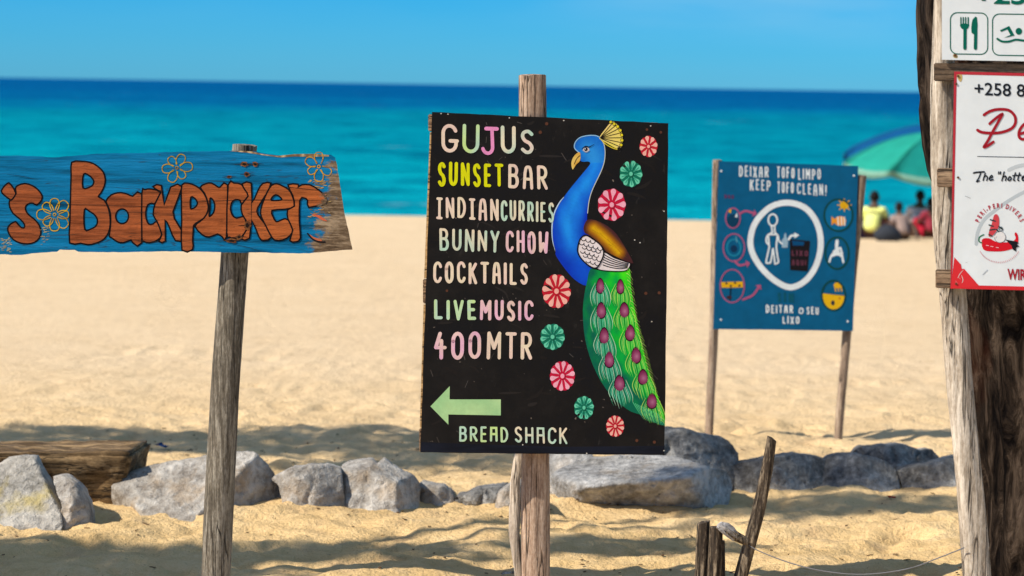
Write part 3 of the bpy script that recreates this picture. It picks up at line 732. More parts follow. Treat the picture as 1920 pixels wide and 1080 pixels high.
tail = catmull(mapl(z4, [(332, 68), (316, 130), (301, 200), (292, 290), (298, 400), (315, 490), (345, 580), (390, 670), (440, 740), (500, 795), (550, 830), (600, 846), (645, 874), (690, 893), (729, 900), (722, 835), (700, 772), (670, 690), (640, 600), (615, 500), (592, 400), (576, 320), (560, 240), (547, 150), (541, 62), (500, 74), (430, 80), (375, 76)]), 2, True)
def tail_col(x, y):
    zx, zy = (x - 990) * 2.843, (y - 480) * 2.843
    lx = 292 + max(0, (zy - 350) / 540.) ** 1.35 * 430; rx_ = 545 + (zy - 65) / 835. * 185
    u = max(0, min(1, (zx - lx) / max(40, rx_ - lx))); n = noise.noise(Vector((x * .08, y * .05, 7))) * .3
    u = max(0, min(1, u + n)); A0, B0, C0 = (4, 104, 78), (2, 178, 62), (70, 232, 24)
    return tuple(A0[i] + (B0[i] - A0[i]) * u * 2 for i in range(3)) if u < .5 else tuple(B0[i] + (C0[i] - B0[i]) * (u - .5) * 2 for i in range(3))
a = Art(PL1); a.poly(tail, tail_col, 1.3, 9)
eyes = [(385, 161, 27, 42), (492, 165, 25, 40), (390, 292, 32, 44), (513, 290, 32, 42), (406, 427, 32, 45), (544, 411, 33, 44), (433, 553, 32, 45), (576, 531, 33, 45), (488, 680, 35, 45), (613, 647, 33, 42), (660, 775, 34, 42)]
for i, (ex_, ey_, rx, ry) in enumerate(eyes):
    left = i in (0, 2, 4, 6, 8); rnd = random.Random(i)
    for k in range(19):
        u = (k / 18.) * 2 - 1; au = abs(u); lean = 20 * (ey_ / 800.); j_ = rnd.uniform(.85, 1.12)
        pth = mapl(z4, [(ex_ + u * rx * .95, ey_ - ry * .45 + (1 - au) * ry * 1.3), (ex_ + u * (rx + 22), ey_ + ry * (.75 + .35 * (1 - au))), (ex_ + u * (rx + 26) + lean * .5, ey_ + ry * (1.6 + .4 * (1 - au)) * j_), (ex_ + u * (rx + 18) + lean, ey_ + ry * (2.35 + .5 * (1 - au)) * j_)])
        if not all(inside(p, tail) or (p[1] > 700) for p in pth[1:]): 
            if rnd.random() < .65: continue
        cl = ((110, 222, 180) if left else (130, 232, 110)) if k % 3 else ((190, 236, 200) if left else (190, 240, 110))
        if k % 4 == 1: cl = (30, 150, 110) if left else (24, 150, 50)
        a.stroke(pth, 1.05, cl, 1.8, smooth=True, taper=2)
for k in range(46):
    u = k / 45.; zy = 70 + 820 * u; rnd = random.Random(k)
    zx = 541 + (576 - 541) * min(1, u / .3) if u < .3 else 576 + (729 - 576) * ((u - .3) / .7)
    a.stroke(mapl(z4, [(zx - 22, zy - 16), (zx - 4, zy - 2), (zx + rnd.uniform(6, 15), zy + rnd.uniform(10, 24))]), 1.1, (150, 214, 70) if k % 2 else (196, 226, 120), 1.9, smooth=True, taper=1)
for k in range(12):
    u = k / 11.; a.stroke(mapl(z4, [(560 + 130 * u, 780 + 60 * u), (590 + 120 * u, 830 + 40 * u), (620 + 112 * u, 872 + 36 * u)]), 1.3, (90, 210, 150), 1.9, smooth=True, taper=1)
a.build('painted_tail', M['paint'], bird)
for i, (ex_, ey_, rx, ry) in enumerate(eyes):
    a = Art(PL1)
    egg = lambda s_: [z4(ex_ + s_ * rx * math.cos(R(q)) * (1 - .16 * (1 - math.sin(R(q)))), ey_ + s_ * ry * (math.sin(R(q)) if math.sin(R(q)) > 0 else 1.08 * math.sin(R(q)))) for q in range(0, 360, 12)]
    cx, cy = z4(ex_ + 3, ey_ + 4)
    def ec(x, y):
        d_ = math.hypot((x - cx) / (rx / 2.843), (y - cy) / (ry / 2.843)); t_ = min(1, d_); c0, c1 = (186, 118, 150), (112, 22, 66)
        return tuple(c0[j] + (c1[j] - c0[j]) * t_ ** .9 for j in range(3))
    a.poly(egg(1.0), (38, 8, 26), 2.2); a.poly(egg(.86), ec, 2.6, 6)
    a.build('feather_eye', M['paint'], bird)

# pale thin stake leaning behind the peacock sign's post
p = U(972, 1130, 8.86)
o = post('wooden_stake', [U(977, 846, 8.86), U(966, 900, 8.86), U(965, 950, 8.87), U(964, 1000, 8.87), U(974, 1070, 8.87), U(980, 1150, 8.87)], [.024, .020, .024, .021, .019, .018], M['pale_wood'], None, 8, seg=16, rough=.16, groove=.08, origin=p)
tag(o, 'thin pale bleached stake standing just behind the post of the black board', 'stake')

# ================================================================== 2. worn blue sign, left
z5 = lambda x, y: (x / 4.5, 260 + y / 4.5)
z6 = lambda x, y: (330 + x / 4.5, 260 + y / 4.5)
PL2 = Plane((-1.1, 8.5, 1.2), (-0.04, -1, 0.02))
base = U(402, 1130, 8.6); base.z = gz(base.x, base.y)
S2 = empty('painted_sign', base, 'weathered blue plank sign on a grey post with orange cartoon lettering and bare end', 'sign')
ol = [(-230, 290), (0, 292), (60, 292.5), (100, 295), (150, 291), (182, 288), (260, 287), (340, 284), (400, 283.5), (435, 282.5), (480, 284), (500, 288), (530, 292), (560, 290), (600, 289), (620, 290), (628, 295), (632, 310), (637, 345), (645, 395), (655, 440), (661, 468), (640, 469), (600, 473), (580, 475), (520, 474.5), (490, 473), (450, 474), (380, 472), (330, 471), (230, 473), (147, 472), (140, 468.5), (112, 468), (107, 472), (60, 475), (40, 478), (0, 477), (-230, 478)]
wx_ = XW(612) - base.x; wz_ = U(600, 380, 8.55).z - base.z
M['worn_blue'] = worn_mat('worn_blue_board', (.0005, .135, .30), wx_, wz_); M['worn_paint'] = worn_mat('worn_lettering', None, wx_, wz_)
slab(PL2, densify(ol, 9, 0.55, 5), 0.03, 'board', M['worn_blue'], S2, M['slat_dark'])
post('post', [U(459, 272, 8.60), U(449, 400, 8.60), U(440, 480, 8.60), U(425, 700, 8.60), U(413, 900, 8.60), U(404, 1085, 8.60), U(400, 1180, 8.60)], [.042, .046, .0495, .0505, .051, .051, .052], M['grey_wood'], S2, 11, rough=.035, groove=.045, flat=0.2)
OR = (176, 94, 52); OR2 = (196, 104, 50); BK = (16, 14, 18)
def orc(x, y):
    n = noise.noise(Vector((x * .012, y * .25, 3))) * .8 + .5; n = max(0, min(1, n)); q = max(0, min(1, (x - 200) / 350.))
    return (150 + 34 * n + 16 * q, 80 + 20 * n + 10 * q, 46 + 12 * n)
letters = [
 ('z5', [(10, 440), (60, 378), (90, 385), (135, 465), (100, 515), (80, 510), (40, 480)], []),
 ('z5', [(130, 420), (150, 395), (210, 378), (270, 395), (320, 430), (355, 480), (350, 520), (310, 560), (280, 545), (250, 545), (220, 565), (215, 600), (240, 640), (290, 680), (330, 730), (345, 790), (330, 840), (290, 875), (230, 888), (170, 880), (110, 850), (75, 800), (65, 755), (90, 720), (130, 700), (150, 720), (180, 750), (205, 750), (205, 720), (170, 680), (110, 630), (80, 570), (80, 525), (100, 515), (135, 465)], []),
 ('z5', [(605, 200), (680, 190), (760, 200), (820, 230), (870, 280), (888, 340), (880, 400), (850, 460), (830, 490), (880, 520), (915, 590), (930, 680), (925, 760), (900, 820), (860, 860), (800, 885), (740, 895), (680, 882), (588, 880), (590, 700), (595, 500), (600, 300)], [[(705, 300), (750, 310), (785, 345), (790, 375), (765, 405), (700, 415)], [(712, 600), (750, 610), (800, 645), (822, 690), (810, 735), (770, 760), (715, 765)]]),
 ('z5', [(895, 530), (920, 490), (960, 465), (1020, 455), (1080, 470), (1120, 485), (1195, 465), (1195, 880), (1120, 878), (1105, 855), (1040, 878), (990, 870), (940, 835), (922, 820), (932, 740), (933, 640), (915, 580)], [ell(1030, 655, 54, 62, 20)]),
 ('z5', [(1197, 460), (1220, 430), (1280, 425), (1355, 455), (1310, 545), (1280, 545), (1245, 560), (1230, 620), (1235, 680), (1255, 720), (1290, 720), (1330, 700), (1365, 810), (1320, 860), (1260, 878), (1210, 865), (1197, 830)], []),
 ('z5', [(1290, 405), (1362, 395), (1385, 560), (1440, 408), (1537, 405), (1460, 615), (1500, 720), (1565, 845), (1480, 860), (1430, 750), (1392, 690), (1395, 865), (1340, 865), (1365, 810), (1325, 700), (1292, 640), (1310, 545), (1355, 455), (1340, 440)], []),
 ('z6', [(50, 390), (100, 375), (170, 400), (220, 440), (255, 500), (272, 570), (265, 620), (235, 670), (190, 700), (150, 730), (145, 780), (140, 860), (140, 935), (50, 940), (48, 700), (45, 500)], [[(125, 495), (160, 505), (180, 540), (170, 570), (145, 588), (122, 585)]]),
 ('z6', [(205, 410), (250, 380), (300, 375), (350, 405), (370, 410), (435, 390), (425, 830), (390, 828), (350, 805), (280, 830), (220, 810), (160, 740), (200, 700), (240, 665), (274, 600), (267, 530), (240, 460)], [[(287, 505), (310, 515), (327, 560), (318, 620), (287, 655), (279, 640), (287, 580)]]),
 ('z6', [(440, 390), (490, 375), (550, 385), (580, 430), (610, 480), (570, 540), (545, 540), (540, 520), (500, 515), (470, 540), (460, 600), (480, 650), (510, 670), (550, 660), (575, 660), (590, 700), (600, 760), (550, 830), (500, 845), (450, 830), (428, 790)], []),
 ('z6', [(560, 380), (635, 375), (640, 540), (690, 440), (730, 380), (800, 375), (760, 470), (690, 580), (690, 640), (750, 720), (805, 830), (740, 860), (700, 830), (640, 690), (620, 840), (550, 845), (600, 760), (590, 690), (560, 640), (550, 560), (608, 485), (580, 430)], []),
 ('z6', [(805, 395), (850, 380), (900, 400), (950, 430), (980, 480), (998, 570), (920, 595), (810, 605), (820, 660), (845, 700), (880, 690), (920, 675), (960, 700), (985, 770), (960, 820), (900, 855), (830, 855), (790, 800), (760, 740), (720, 660), (715, 600), (740, 520), (770, 450)], [[(805, 520), (820, 485), (850, 475), (885, 500), (885, 518)]]),
 ('z6', [(945, 390), (1030, 385), (1030, 410), (1060, 390), (1130, 390), (1200, 430), (1250, 480), (1260, 540), (1120, 580), (1110, 520), (1080, 500), (1045, 520), (1040, 700), (1050, 840), (1010, 870), (960, 860), (985, 770), (945, 680), (942, 600), (998, 570), (985, 480)], []),
]
for i, (zf, outl, holes) in enumerate(letters):
    f_ = z5 if zf == 'z5' else z6; a = Art(PL2, .72)
    o_ = catmull(mapl(f_, outl), 2, True); hs_ = [catmull(mapl(f_, h), 3, True) for h in holes]
    a.poly([o_] + hs_, orc, 1 + i * .22, 5)
    for l in [o_] + hs_: a.stroke(l, 3.0, BK, 1.12 + i * .22, closed=True)
    a.build('painted_letter', M['worn_paint'], S2)
a = Art(PL2, 1.1)       # remnants of the last letter and the pale bare patches
a.stroke(mapl(z6, [(1110, 800), (1150, 845), (1200, 868), (1255, 872)]), 3, BK, 2, smooth=True)
a.poly(mapl(z6, [(1125, 805), (1160, 830), (1225, 850), (1235, 866), (1190, 864), (1150, 842)]), (176, 94, 60), 1.5)
a.stroke(mapl(z6, [(1150, 640), (1200, 655), (1240, 680), (1275, 695)]), 5, (190, 90, 60), 2, smooth=True, taper=2)
a.stroke(mapl(z6, [(1150, 480), (1210, 490), (1270, 470)]), 6, (150, 100, 80), 2, smooth=True, taper=2)
for i in range(90):
    rnd = random.Random(i + 70); x = 1110 + abs(rnd.gauss(0, 1)) * 90; y = rnd.uniform(520, 660) if i % 2 else rnd.uniform(345, 420)
    if x > 1320: continue
    a.stroke(mapl(z6, [(x, y), (x + rnd.uniform(12, 34), y + rnd.uniform(-5, 5))]), rnd.uniform(.7, 1.6), rnd.choice([(176, 148, 96), (150, 120, 78), (112, 92, 66)]), 1.3)
for i in range(60):
    rnd = random.Random(i + 700); x = rnd.uniform(0, 90) if i < 36 else rnd.uniform(340, 410); y = rnd.uniform(835, 960) if i < 36 else rnd.uniform(740, 900)
    a.stroke(mapl(z5, [(x, y), (x + rnd.uniform(5, 26), y + rnd.uniform(-4, 4))]), rnd.uniform(.6, 1.3), rnd.choice([(160, 150, 110), (140, 130, 96)]), 1.3)
a.build('worn_patches', M['paint'], S2)
def outline_flower(cx, cy, rot, petals, r0, r1, wd, col, arcs=None):
    a = Art(PL2, 1.0)
    a.stroke(ell(cx, cy, 2.6, 2.6, 10), 1.6, col, 2, closed=True)
    for k in range(petals):
        if arcs and k not in arcs: continue
        th = R(rot + 360. * k / petals); rl = r1 * (1 + .12 * math.sin(k * 2.3))
        pts = []
        for (u, v_) in ((.22, .16), (.6, .30), (.92, .22), (1, 0), (.92, -.22), (.6, -.30), (.22, -.16)):
            pts.append((cx + rl * (u * math.cos(th) - v_ * math.sin(th)), cy + rl * (u * math.sin(th) + v_ * math.cos(th))))
        a.stroke(pts, wd, col, 2, smooth=True)
    a.build('painted_flower', M['worn_paint'], S2)
outline_flower(*z5(460, 640), -90, 8, 5, 30, 1.7, (188, 150, 20))
outline_flower(331.5, 314.5, -65, 6, 5, 27, 1.7, (176, 140, 30))
outline_flower(*z6(1205, 235), 30, 6, 5, 26, 1.7, (190, 140, 30), (0, 1, 2, 3, 4))
a = Art(PL2, 1.0)       # bare wood along the chipped top edge; rust and knots
a.poly(mapl(z6, [(450, 104), (560, 102), (640, 108), (730, 130), (860, 145), (1000, 130), (1180, 128), (1290, 138), (1290, 150), (1150, 152), (1000, 150), (880, 158), (740, 140), (600, 118)]), blend((196, 170, 132), (110, 86, 60), 3, .12), .8, 6)
a.build('chipped_edge', M['paint'], S2)
for (x, y, rx, ry) in ((575, 215, 40, 26), (668, 215, 30, 24), (598, 300, 26, 24), (447, 322, 26, 12), (600, 730, 34, 44), (470, 862, 62, 22), (530, 830, 30, 26)):
    a = Art(PL2, 1.0); rnd = random.Random(int(x)); q = [(x + rx * rnd.uniform(.6, 1.1) * math.cos(R(t_)), y + ry * rnd.uniform(.6, 1.1) * math.sin(R(t_))) for t_ in range(0, 360, 24)]
    a.poly(catmull(mapl(z6, q), 2, True), blend((88, 50, 28), (128, 84, 44), int(x), .2), 4.2, 4)
    a.poly(catmull(mapl(z6, [(x + (p[0] - x) * .5, y + (p[1] - y) * .5) for p in q]), 2, True), (24, 14, 10), 4.6)
    a.stroke(mapl(z6, [(x - rx * 2.2, y + 4), (x - rx, y), (x + rx * 1.2, y - 3), (x + rx * 2.6, y + 2)]), 1.3, (34, 24, 20), 4.3, smooth=True, taper=2)
    a.build('rusty_knot', M['paint'], S2)
a = Art(PL2, 1.0)
for pts in ([(0, 545), (600, 555), (1150, 570), (1500, 575)], [(60, 300), (200, 320), (330, 350)], [(60, 790), (150, 795), (300, 800)]): a.stroke(mapl(z5, pts), .8, (20, 16, 18), 4.1, smooth=True, taper=2)
for pts in ([(30, 540), (500, 520), (960, 518), (1300, 525)], [(900, 405), (1050, 420), (1280, 445)], [(640, 400), (636, 560), (634, 720)], [(470, 890), (600, 915), (720, 950)]): a.stroke(mapl(z6, pts), .9, (22, 16, 16), 4.1, smooth=True, taper=2)
a.build('crack_lines', M['paint'], S2)

# ================================================================== 3. blue beach-litter notice
z7 = lambda x, y: (1320 + x / 3.087, 290 + y / 3.087)
D3 = 13.4
PL3 = Plane((1.5, D3, 1.0), (0.03, -1, 0.03))
base = U(1470, 860, D3 + .05); base.z = gz(base.x, base.y)
S3 = empty('notice_sign', base, 'dark blue beach litter notice on two thin posts with a large white painted circle', 'sign')
slab(PL3, densify([z7(85, 38), z7(893, 65), z7(862, 1020), z7(52, 1010)], 30, .3, 4), 0.014, 'board', M['blue_board'], S3)
post('post', [U(1345, 300, D3 + .05), U(1338, 620, D3 + .05), U(1329, 815, D3 + .05), U(1326, 880, D3 + .05)], [.026, .026, .024, .024], M['fine_post'], S3, 21, seg=14, rough=.05)
post('post', [U(1616, 329, D3 + .05), U(1588, 620, D3 + .05), U(1569, 850, D3 + .05), U(1565, 900, D3 + .05)], [.025, .025, .024, .024], M['fine_post'], S3, 22, seg=14, rough=.05)
WH = (226, 232, 234)
def word7(a, txt, x0, t0, b0, x1, t1, b1, wd, col, seed=0):
    p0, p1 = z7(x0, t0), z7(x1, t1); word(a, txt, p0[0], p0[1], z7(x0, b0)[1], p1[0], p1[1], z7(x1, b1)[1], wd, col, 2, .5, seed, .05)
for i, row in enumerate(([('DEIXAR', 203, 62, 124, 374, 70, 132), ('TOFO', 422, 70, 134, 524, 76, 138), ('LIMPO', 545, 78, 140, 676, 84, 146)],
            [('KEEP', 266, 142, 206, 386, 150, 212), ('TOFO', 424, 154, 220, 520, 160, 224), ('CLEAN!', 538, 164, 230, 710, 174, 238)],
            [('DEITAR', 358, 868, 916, 516, 872, 920), ('O', 548, 886, 922, 576, 886, 922), ('SEU', 594, 880, 924, 664, 884, 928)],
            [('LIXO', 455, 934, 978, 552, 938, 982)])):
    for j, q in enumerate(row):
        a = Art(PL3); word7(a, *q, 2.4, WH, i * 5 + j); a.build('lettering', M['paint'], S3)
a = Art(PL3); word7(a, 'NAO', 118, 228, 252, 172, 234, 256, 1.6, (96, 52, 96)); a.build('lettering', M['paint'], S3)
a = Art(PL3); word7(a, 'SiM', 425, 795, 850, 520, 800, 855, 4.0, (8, 84, 104)); a.build('lettering', M['paint'], S3)
a = Art(PL3); rg = catmull(mapl(z7, [(490, 278), (580, 305), (640, 370), (672, 460), (672, 560), (640, 660), (580, 735), (500, 768), (420, 735), (345, 670), (290, 590), (268, 510), (285, 420), (330, 350), (400, 295)]), 4, True)
a.stroke(rg, 11.0, WH, 1.5, closed=True); a.build('painted_ring', M['paint'], S3)
a = Art(PL3); ww = 3.0
a.stroke(mapl(z7, ell(398, 378, 26, 34, 16)), ww, WH, 2, closed=True)
for pts in ([(390, 410), (396, 450)], [(408, 410), (410, 450)], [(396, 450), (368, 468), (360, 500), (372, 520)], [(410, 450), (428, 470), (434, 498), (452, 516)], [(372, 470), (378, 535)], [(424, 475), (418, 535)], [(378, 535), (368, 580), (360, 625), (382, 626)], [(398, 545), (392, 590), (384, 626)], [(400, 545), (406, 590), (410, 630)], [(418, 535), (424, 580), (430, 622), (410, 632)], [(372, 462), (424, 462)]):
    a.stroke(mapl(z7, pts), ww, WH, 2, smooth=len(pts) > 2)
a.build('painted_figure', M['paint'], S3)
a = Art(PL3); a.poly(mapl(z7, [(450, 495), (462, 480), (466, 455), (474, 455), (478, 480), (486, 498), (484, 538), (450, 538)]), (150, 178, 196), 2); a.build('painted_bottle', M['paint'], S3)
a = Art(PL3); a.stroke(mapl(z7, [(490, 490), (505, 470), (530, 468)]), 4, WH, 2, smooth=True); a.poly(mapl(z7, [(522, 450), (552, 466), (524, 484)]), WH, 2); a.build('painted_arrow', M['paint'], S3)
a = Art(PL3); a.poly(mapl(z7, [(496, 488), (614, 500), (600, 676), (498, 668)]), (24, 20, 24), 2); a.poly(mapl(z7, [(510, 497), (582, 505), (576, 526), (514, 526)]), (4, 72, 118), 2.4)
word7(a, 'LIXO', 508, 552, 584, 602, 556, 588, 2.2, (104, 54, 72)); word7(a, 'AQUI', 508, 606, 640, 590, 610, 642, 2.2, (96, 50, 66)); a.build('painted_bin', M['paint'], S3)
PKK = (172, 84, 122); GR_ = (12, 66, 62); YY = (222, 168, 22)
for (cx, cy, rx, ry, ar) in ((167, 367, 42, 58, [(206, 342), (240, 326), (285, 338)]), (173, 538, 62, 80, [(178, 615), (205, 640), (245, 632)]), (163, 760, 70, 96, [(225, 838), (280, 815), (315, 770)])):
    a = Art(PL3); a.stroke(mapl(z7, ell(cx, cy, rx, ry, 24)), 2.2, PKK, 2, closed=True)
    a.stroke(mapl(z7, ar), 4.0, PKK, 2, smooth=True); e_ = ar[-1]; d_ = (e_[0] - ar[-2][0], e_[1] - ar[-2][1]); l = math.hypot(*d_); d_ = (d_[0] / l, d_[1] / l)
    a.poly(mapl(z7, [(e_[0] + d_[0] * 22, e_[1] + d_[1] * 22), (e_[0] - d_[1] * 22, e_[1] + d_[0] * 22), (e_[0] + d_[1] * 22, e_[1] - d_[0] * 22)]), PKK, 2.4)
    if cy < 400:
        a.poly(mapl(z7, ell(cx, cy + 14, 34, 38, 16)), (8, 58, 88), 1.2); a.poly(mapl(z7, [(135, 325), (160, 310), (155, 340)]), YY, 1.8); a.poly(mapl(z7, [(178, 360), (192, 335), (194, 362)]), WH, 1.8)
    elif cy < 600:
        a.stroke(mapl(z7, ell(cx, cy, 40, 48, 18)), 3.0, (24, 128, 160), 1.4, closed=True); a.poly(mapl(z7, ell(cx, cy + 6, 20, 22, 12)), (10, 50, 84), 1.4); a.stroke(mapl(z7, [(185, 475), (190, 505)]), 2, (90, 150, 170), 1.6)
    else:
        a.poly(mapl(z7, [(100, 738), (224, 734), (226, 768), (102, 770)]), YY, 1.4); a.stroke(mapl(z7, [(155, 772), (150, 840)]), 3, (10, 40, 60), 1.5)
        for q in ((130, 745), (155, 760), (180, 742), (205, 758)): a.poly(mapl(z7, ell(*q, 8, 6, 8)), (60, 60, 50), 1.8)
        a.poly(mapl(z7, ell(145, 826, 16, 10, 10)), (60, 34, 40), 1.8)
    a.build('painted_roundel', M['paint'], S3)
for (cx, cy, rx, ry) in ((778, 350, 82, 92), (770, 570, 68, 92), (750, 815, 68, 86)):
    a = Art(PL3); a.stroke(mapl(z7, ell(cx, cy, rx, ry, 28)), 3.4, GR_, 2, closed=True)
    if cy < 400:
        a.poly(mapl(z7, ell(cx, cy, rx - 5, ry - 5, 22)), (6, 104, 150), 1.0)
        a.poly(mapl(z7, ell(812, 292, 26, 24, 14)), YY, 1.6)
        for q in range(0, 360, 45): a.stroke(mapl(z7, [(812, 292), (812 + 40 * math.cos(R(q)), 292 + 36 * math.sin(R(q)))]), 2, YY, 1.5)
        a.poly(mapl(z7, ell(788, 384, 34, 28, 18)), (232, 150, 60), 1.6); a.poly(mapl(z7, [(768, 384), (738, 356), (738, 408)]), (232, 150, 40), 1.6)
        for q in (775, 795, 812): a.stroke(mapl(z7, [(q, 362), (q + 2, 408)]), 2.6, (238, 226, 210), 2.0)
    elif cy < 600:
        a.poly(mapl(z7, ell(cx, cy, rx - 4, ry - 4, 22)), (6, 88, 128), 1.0)
        a.stroke(mapl(z7, [(770, 500), (768, 540), (776, 560)]), 6, WH, 1.8, smooth=True)
        for pts in ([(776, 560), (740, 580), (726, 620)], [(745, 572), (800, 570)], [(790, 540), (796, 565), (806, 622)], [(735, 590), (770, 578), (800, 590)], [(750, 560), (785, 540)]): a.stroke(mapl(z7, pts), 3.6, WH, 1.8, smooth=len(pts) > 2)
    else:
        low = [(cx + (rx - 4) * math.cos(R(q)), cy + (ry - 4) * math.sin(R(q))) for q in range(0, 181, 10)]
        a.poly(mapl(z7, [(683, 802)] + low[::-1] + [(817, 822)]), (224, 176, 20), 1.2)
        a.poly(mapl(z7, ell(776, 756, 26, 18, 12)), YY, 1.4)
        for q in (758, 775, 793): a.stroke(mapl(z7, [(q, 765), (q + 4, 790)]), 2.2, YY, 1.5)
        a.poly(mapl(z7, ell(746, 858, 11, 15, 10)), (40, 50, 60), 1.8); a.poly(mapl(z7, ell(786, 832, 6, 6, 8)), (190, 110, 30), 1.8)
    a.build('painted_roundel', M['paint'], S3)
for (x, y) in ((868, 122), (98, 955), (832, 965), (100, 95)): nail(PL3, *z7(x, y), .006, S3, 0, M['white_board'])

# ================================================================== 4. right: tree, pole frame and the two white signs
z8 = lambda x, y: (1700 + x / 3.6, y / 3.6)
z9 = lambda x, y: (1700 + x / 3.6, 280 + y / 3.6)
PL4 = Plane((1.5, 7.8, 1.6), (0.0, -1, 0.02))
base = U(1840, 1160, 7.95); base.z = gz(base.x, base.y)
FR = empty('sign_stand', base, 'leaning grey wooden pole with nailed slats carrying two white signs', 'sign stand')
post('pole', [U(1774, -150, 7.90), U(1771, 0, 7.90), U(1766, 160, 7.90), U(1766, 300, 7.90), U(1772, 420, 7.90), U(1786, 545, 7.90), U(1803, 760, 7.90), U(1819, 920, 7.90), U(1831, 1085, 7.90), U(1840, 1200, 7.90)], [.036, .036, .037, .037, .040, .043, .043, .043, .0435, .045], M['pole_wood'], FR, 31, rough=.07, groove=.06, seg=32, flat=.25)
plank(PL4, 1751, 118, 2290, 152, -.016, .028, 'slat', M['slat_dark'], FR, drop=5)
plank(PL4, 1757, 315, 2290, 351, -.016, .028, 'slat', M['slat_wood'], FR, drop=6)
plank(PL4, 1754, 505, 2290, 540, -.016, .028, 'slat', M['slat_wood'], FR, drop=6)
TG = (2, 104, 86)
base = PL4.P(1990, 112); T1 = empty('sign_board', base, 'white board with green symbols of cutlery and a swimmer, upper one on the leaning pole', 'sign')
slab(PL4, [(1766, -190), (2240, -186), (2240, 121), (1766, 112)], .008, 'board', M['white_board'], T1)
a = Art(PL4, .8); print_text(a, '+25', 1828, -28, 1923, 7, TG, bold=.02, drop=2); a.build('lettering', M['enamel'], T1)
def rrect(x0, y0, x1, y1, r_, dr=0):
    o = []
    for (cx, cy, a0) in ((x1 - r_, y0 + r_, -90), (x1 - r_, y1 - r_, 0), (x0 + r_, y1 - r_, 90), (x0 + r_, y0 + r_, 180)):
        o += [(cx + r_ * math.cos(R(a0 + q)), cy + r_ * math.sin(R(a0 + q)) + dr * (cx - x0) / (x1 - x0)) for q in range(0, 91, 15)]
    return o
a = Art(PL4, .8); a.stroke(rrect(1782, 23.5, 1852, 101, 13, 1), 2.0, TG, 1, closed=True)
for x in (366, 382, 398, 415): a.stroke(mapl(z8, [(x, 118), (x, 165)]), 2.4, TG, 1.5)
a.poly(catmull(mapl(z8, [(362, 162), (420, 162), (416, 186), (405, 196), (378, 196), (366, 186)]), 2, True), TG, 1.4); a.stroke(mapl(z8, [(394, 190), (393, 326)]), 6.2, TG, 1.6)
a.poly(catmull(mapl(z8, [(474, 116), (476, 222), (438, 222), (440, 150), (452, 124)]), 2, True), TG, 1.4); a.stroke(mapl(z8, [(466, 215), (464, 326)]), 6.2, TG, 1.6)
a.build('cutlery_symbol', M['enamel'], T1)
a = Art(PL4, .8); a.stroke(rrect(1861, 26, 1932, 103.5, 13, 1), 2.0, TG, 1, closed=True)
a.poly(mapl(z8, ell(757, 211, 22, 23, 18)), TG, 1.5); a.poly(mapl(z8, [(630, 204), (692, 175), (728, 240), (655, 256), (700, 236), (680, 198), (636, 215)]), TG, 1.5)
a.stroke(mapl(z8, [(612, 262), (645, 280), (690, 280), (735, 268), (775, 272), (820, 278)]), 4.0, TG, 1.5, smooth=True); a.build('swimmer_symbol', M['enamel'], T1)
nail(PL4, *z8(327, 373), .0045, T1, 0)
a = Art(PL4, .9); a.poly(catmull(mapl(z8, [(312, 372), (328, 362), (344, 376), (340, 392), (318, 388)]), 3, True), (170, 150, 100), .6); a.build('rust_stain', M['enamel'], T1)
base = PL4.P(1990, 541); T2 = empty('sign_board', base, 'red bordered white board with red script and round chilli emblem on the pole', 'sign')
slab(PL4, [(1789, 134), (2250, 145), (2246, 552), (1782, 541)], .008, 'board', M['white_board'], T2)
RD = (196, 34, 44); RD2 = (170, 30, 44); INK = (30, 36, 44)
a = Art(PL4, .9)
a.poly([(1789, 134), (2250, 145), (2250, 151), (1794, 139.5), (1790.5, 310), (1787, 480), (1784, 541), (1782, 541)], (186, 50, 62), 1)
a.poly([(1782, 541), (1785, 534), (2246, 545), (2246, 552)], (214, 44, 52), 1.4)
a.poly(mapl(z9, [(322, 728), (365, 775), (372, 808), (388, 806), (492, 924), (400, 932), (298, 941), (306, 860)]), (218, 48, 54), 1.6)
a.build('red_border', M['enamel'], T2)
a = Art(PL4, .9)
for pts in ([(345, 870), (360, 840), (385, 812)], [(370, 850), (380, 880), (372, 905)], [(350, 860), (366, 880)], [(395, 765), (425, 758)], [(330, 890), (345, 906)]): a.stroke(mapl(z9, pts), 1.0, (225, 220, 216) if pts[0][0] != 395 else (60, 66, 70), 2.2, smooth=len(pts) > 2, taper=2)
a.stroke(mapl(z9, [(395, 315), (430, 330)]), .8, (150, 160, 165), 1); a.stroke(mapl(z9, [(515, 845), (545, 815)]), 1.6, (180, 188, 194), 1)
for q in ((340, 512, 8), (372, 520, 7)): pass
a.poly(catmull(mapl(z8, [(340, 500), (372, 500), (374, 540), (360, 552), (345, 530)]), 3, True), (196, 170, 110), .6)
a.build('scratches', M['enamel'], T2)
for q in (z8(347, 513), z9(347, 190), z9(334, 908), z8(335, 566)): nail(PL4, *q, .004, T2, .0014)
a = Art(PL4, .8); print_text(a, '+258 8', 1827, 154, 1922, 178, INK, drop=4, bold=.012); a.build('lettering', M['enamel'], T2)
a = Art(PL4, .8)
a.stroke(mapl(z8, [(522, 776), (560, 752), (620, 738), (690, 745), (730, 785), (732, 835), (700, 872), (630, 895), (560, 898), (505, 892), (478, 878)]), 5.4, RD2, 2, smooth=True)
a.stroke(mapl(z8, [(560, 835), (600, 800), (645, 770), (625, 810), (580, 890), (548, 950), (522, 992), (550, 982), (585, 958)]), 5.2, RD2, 2.4, smooth=True)
a.stroke(mapl(z8, [(760, 905), (800, 890), (820, 850), (795, 838), (762, 880), (760, 925), (790, 940), (840, 915)]), 5.4, RD2, 2, smooth=True)
a.build('lettering', M['enamel'], T2)
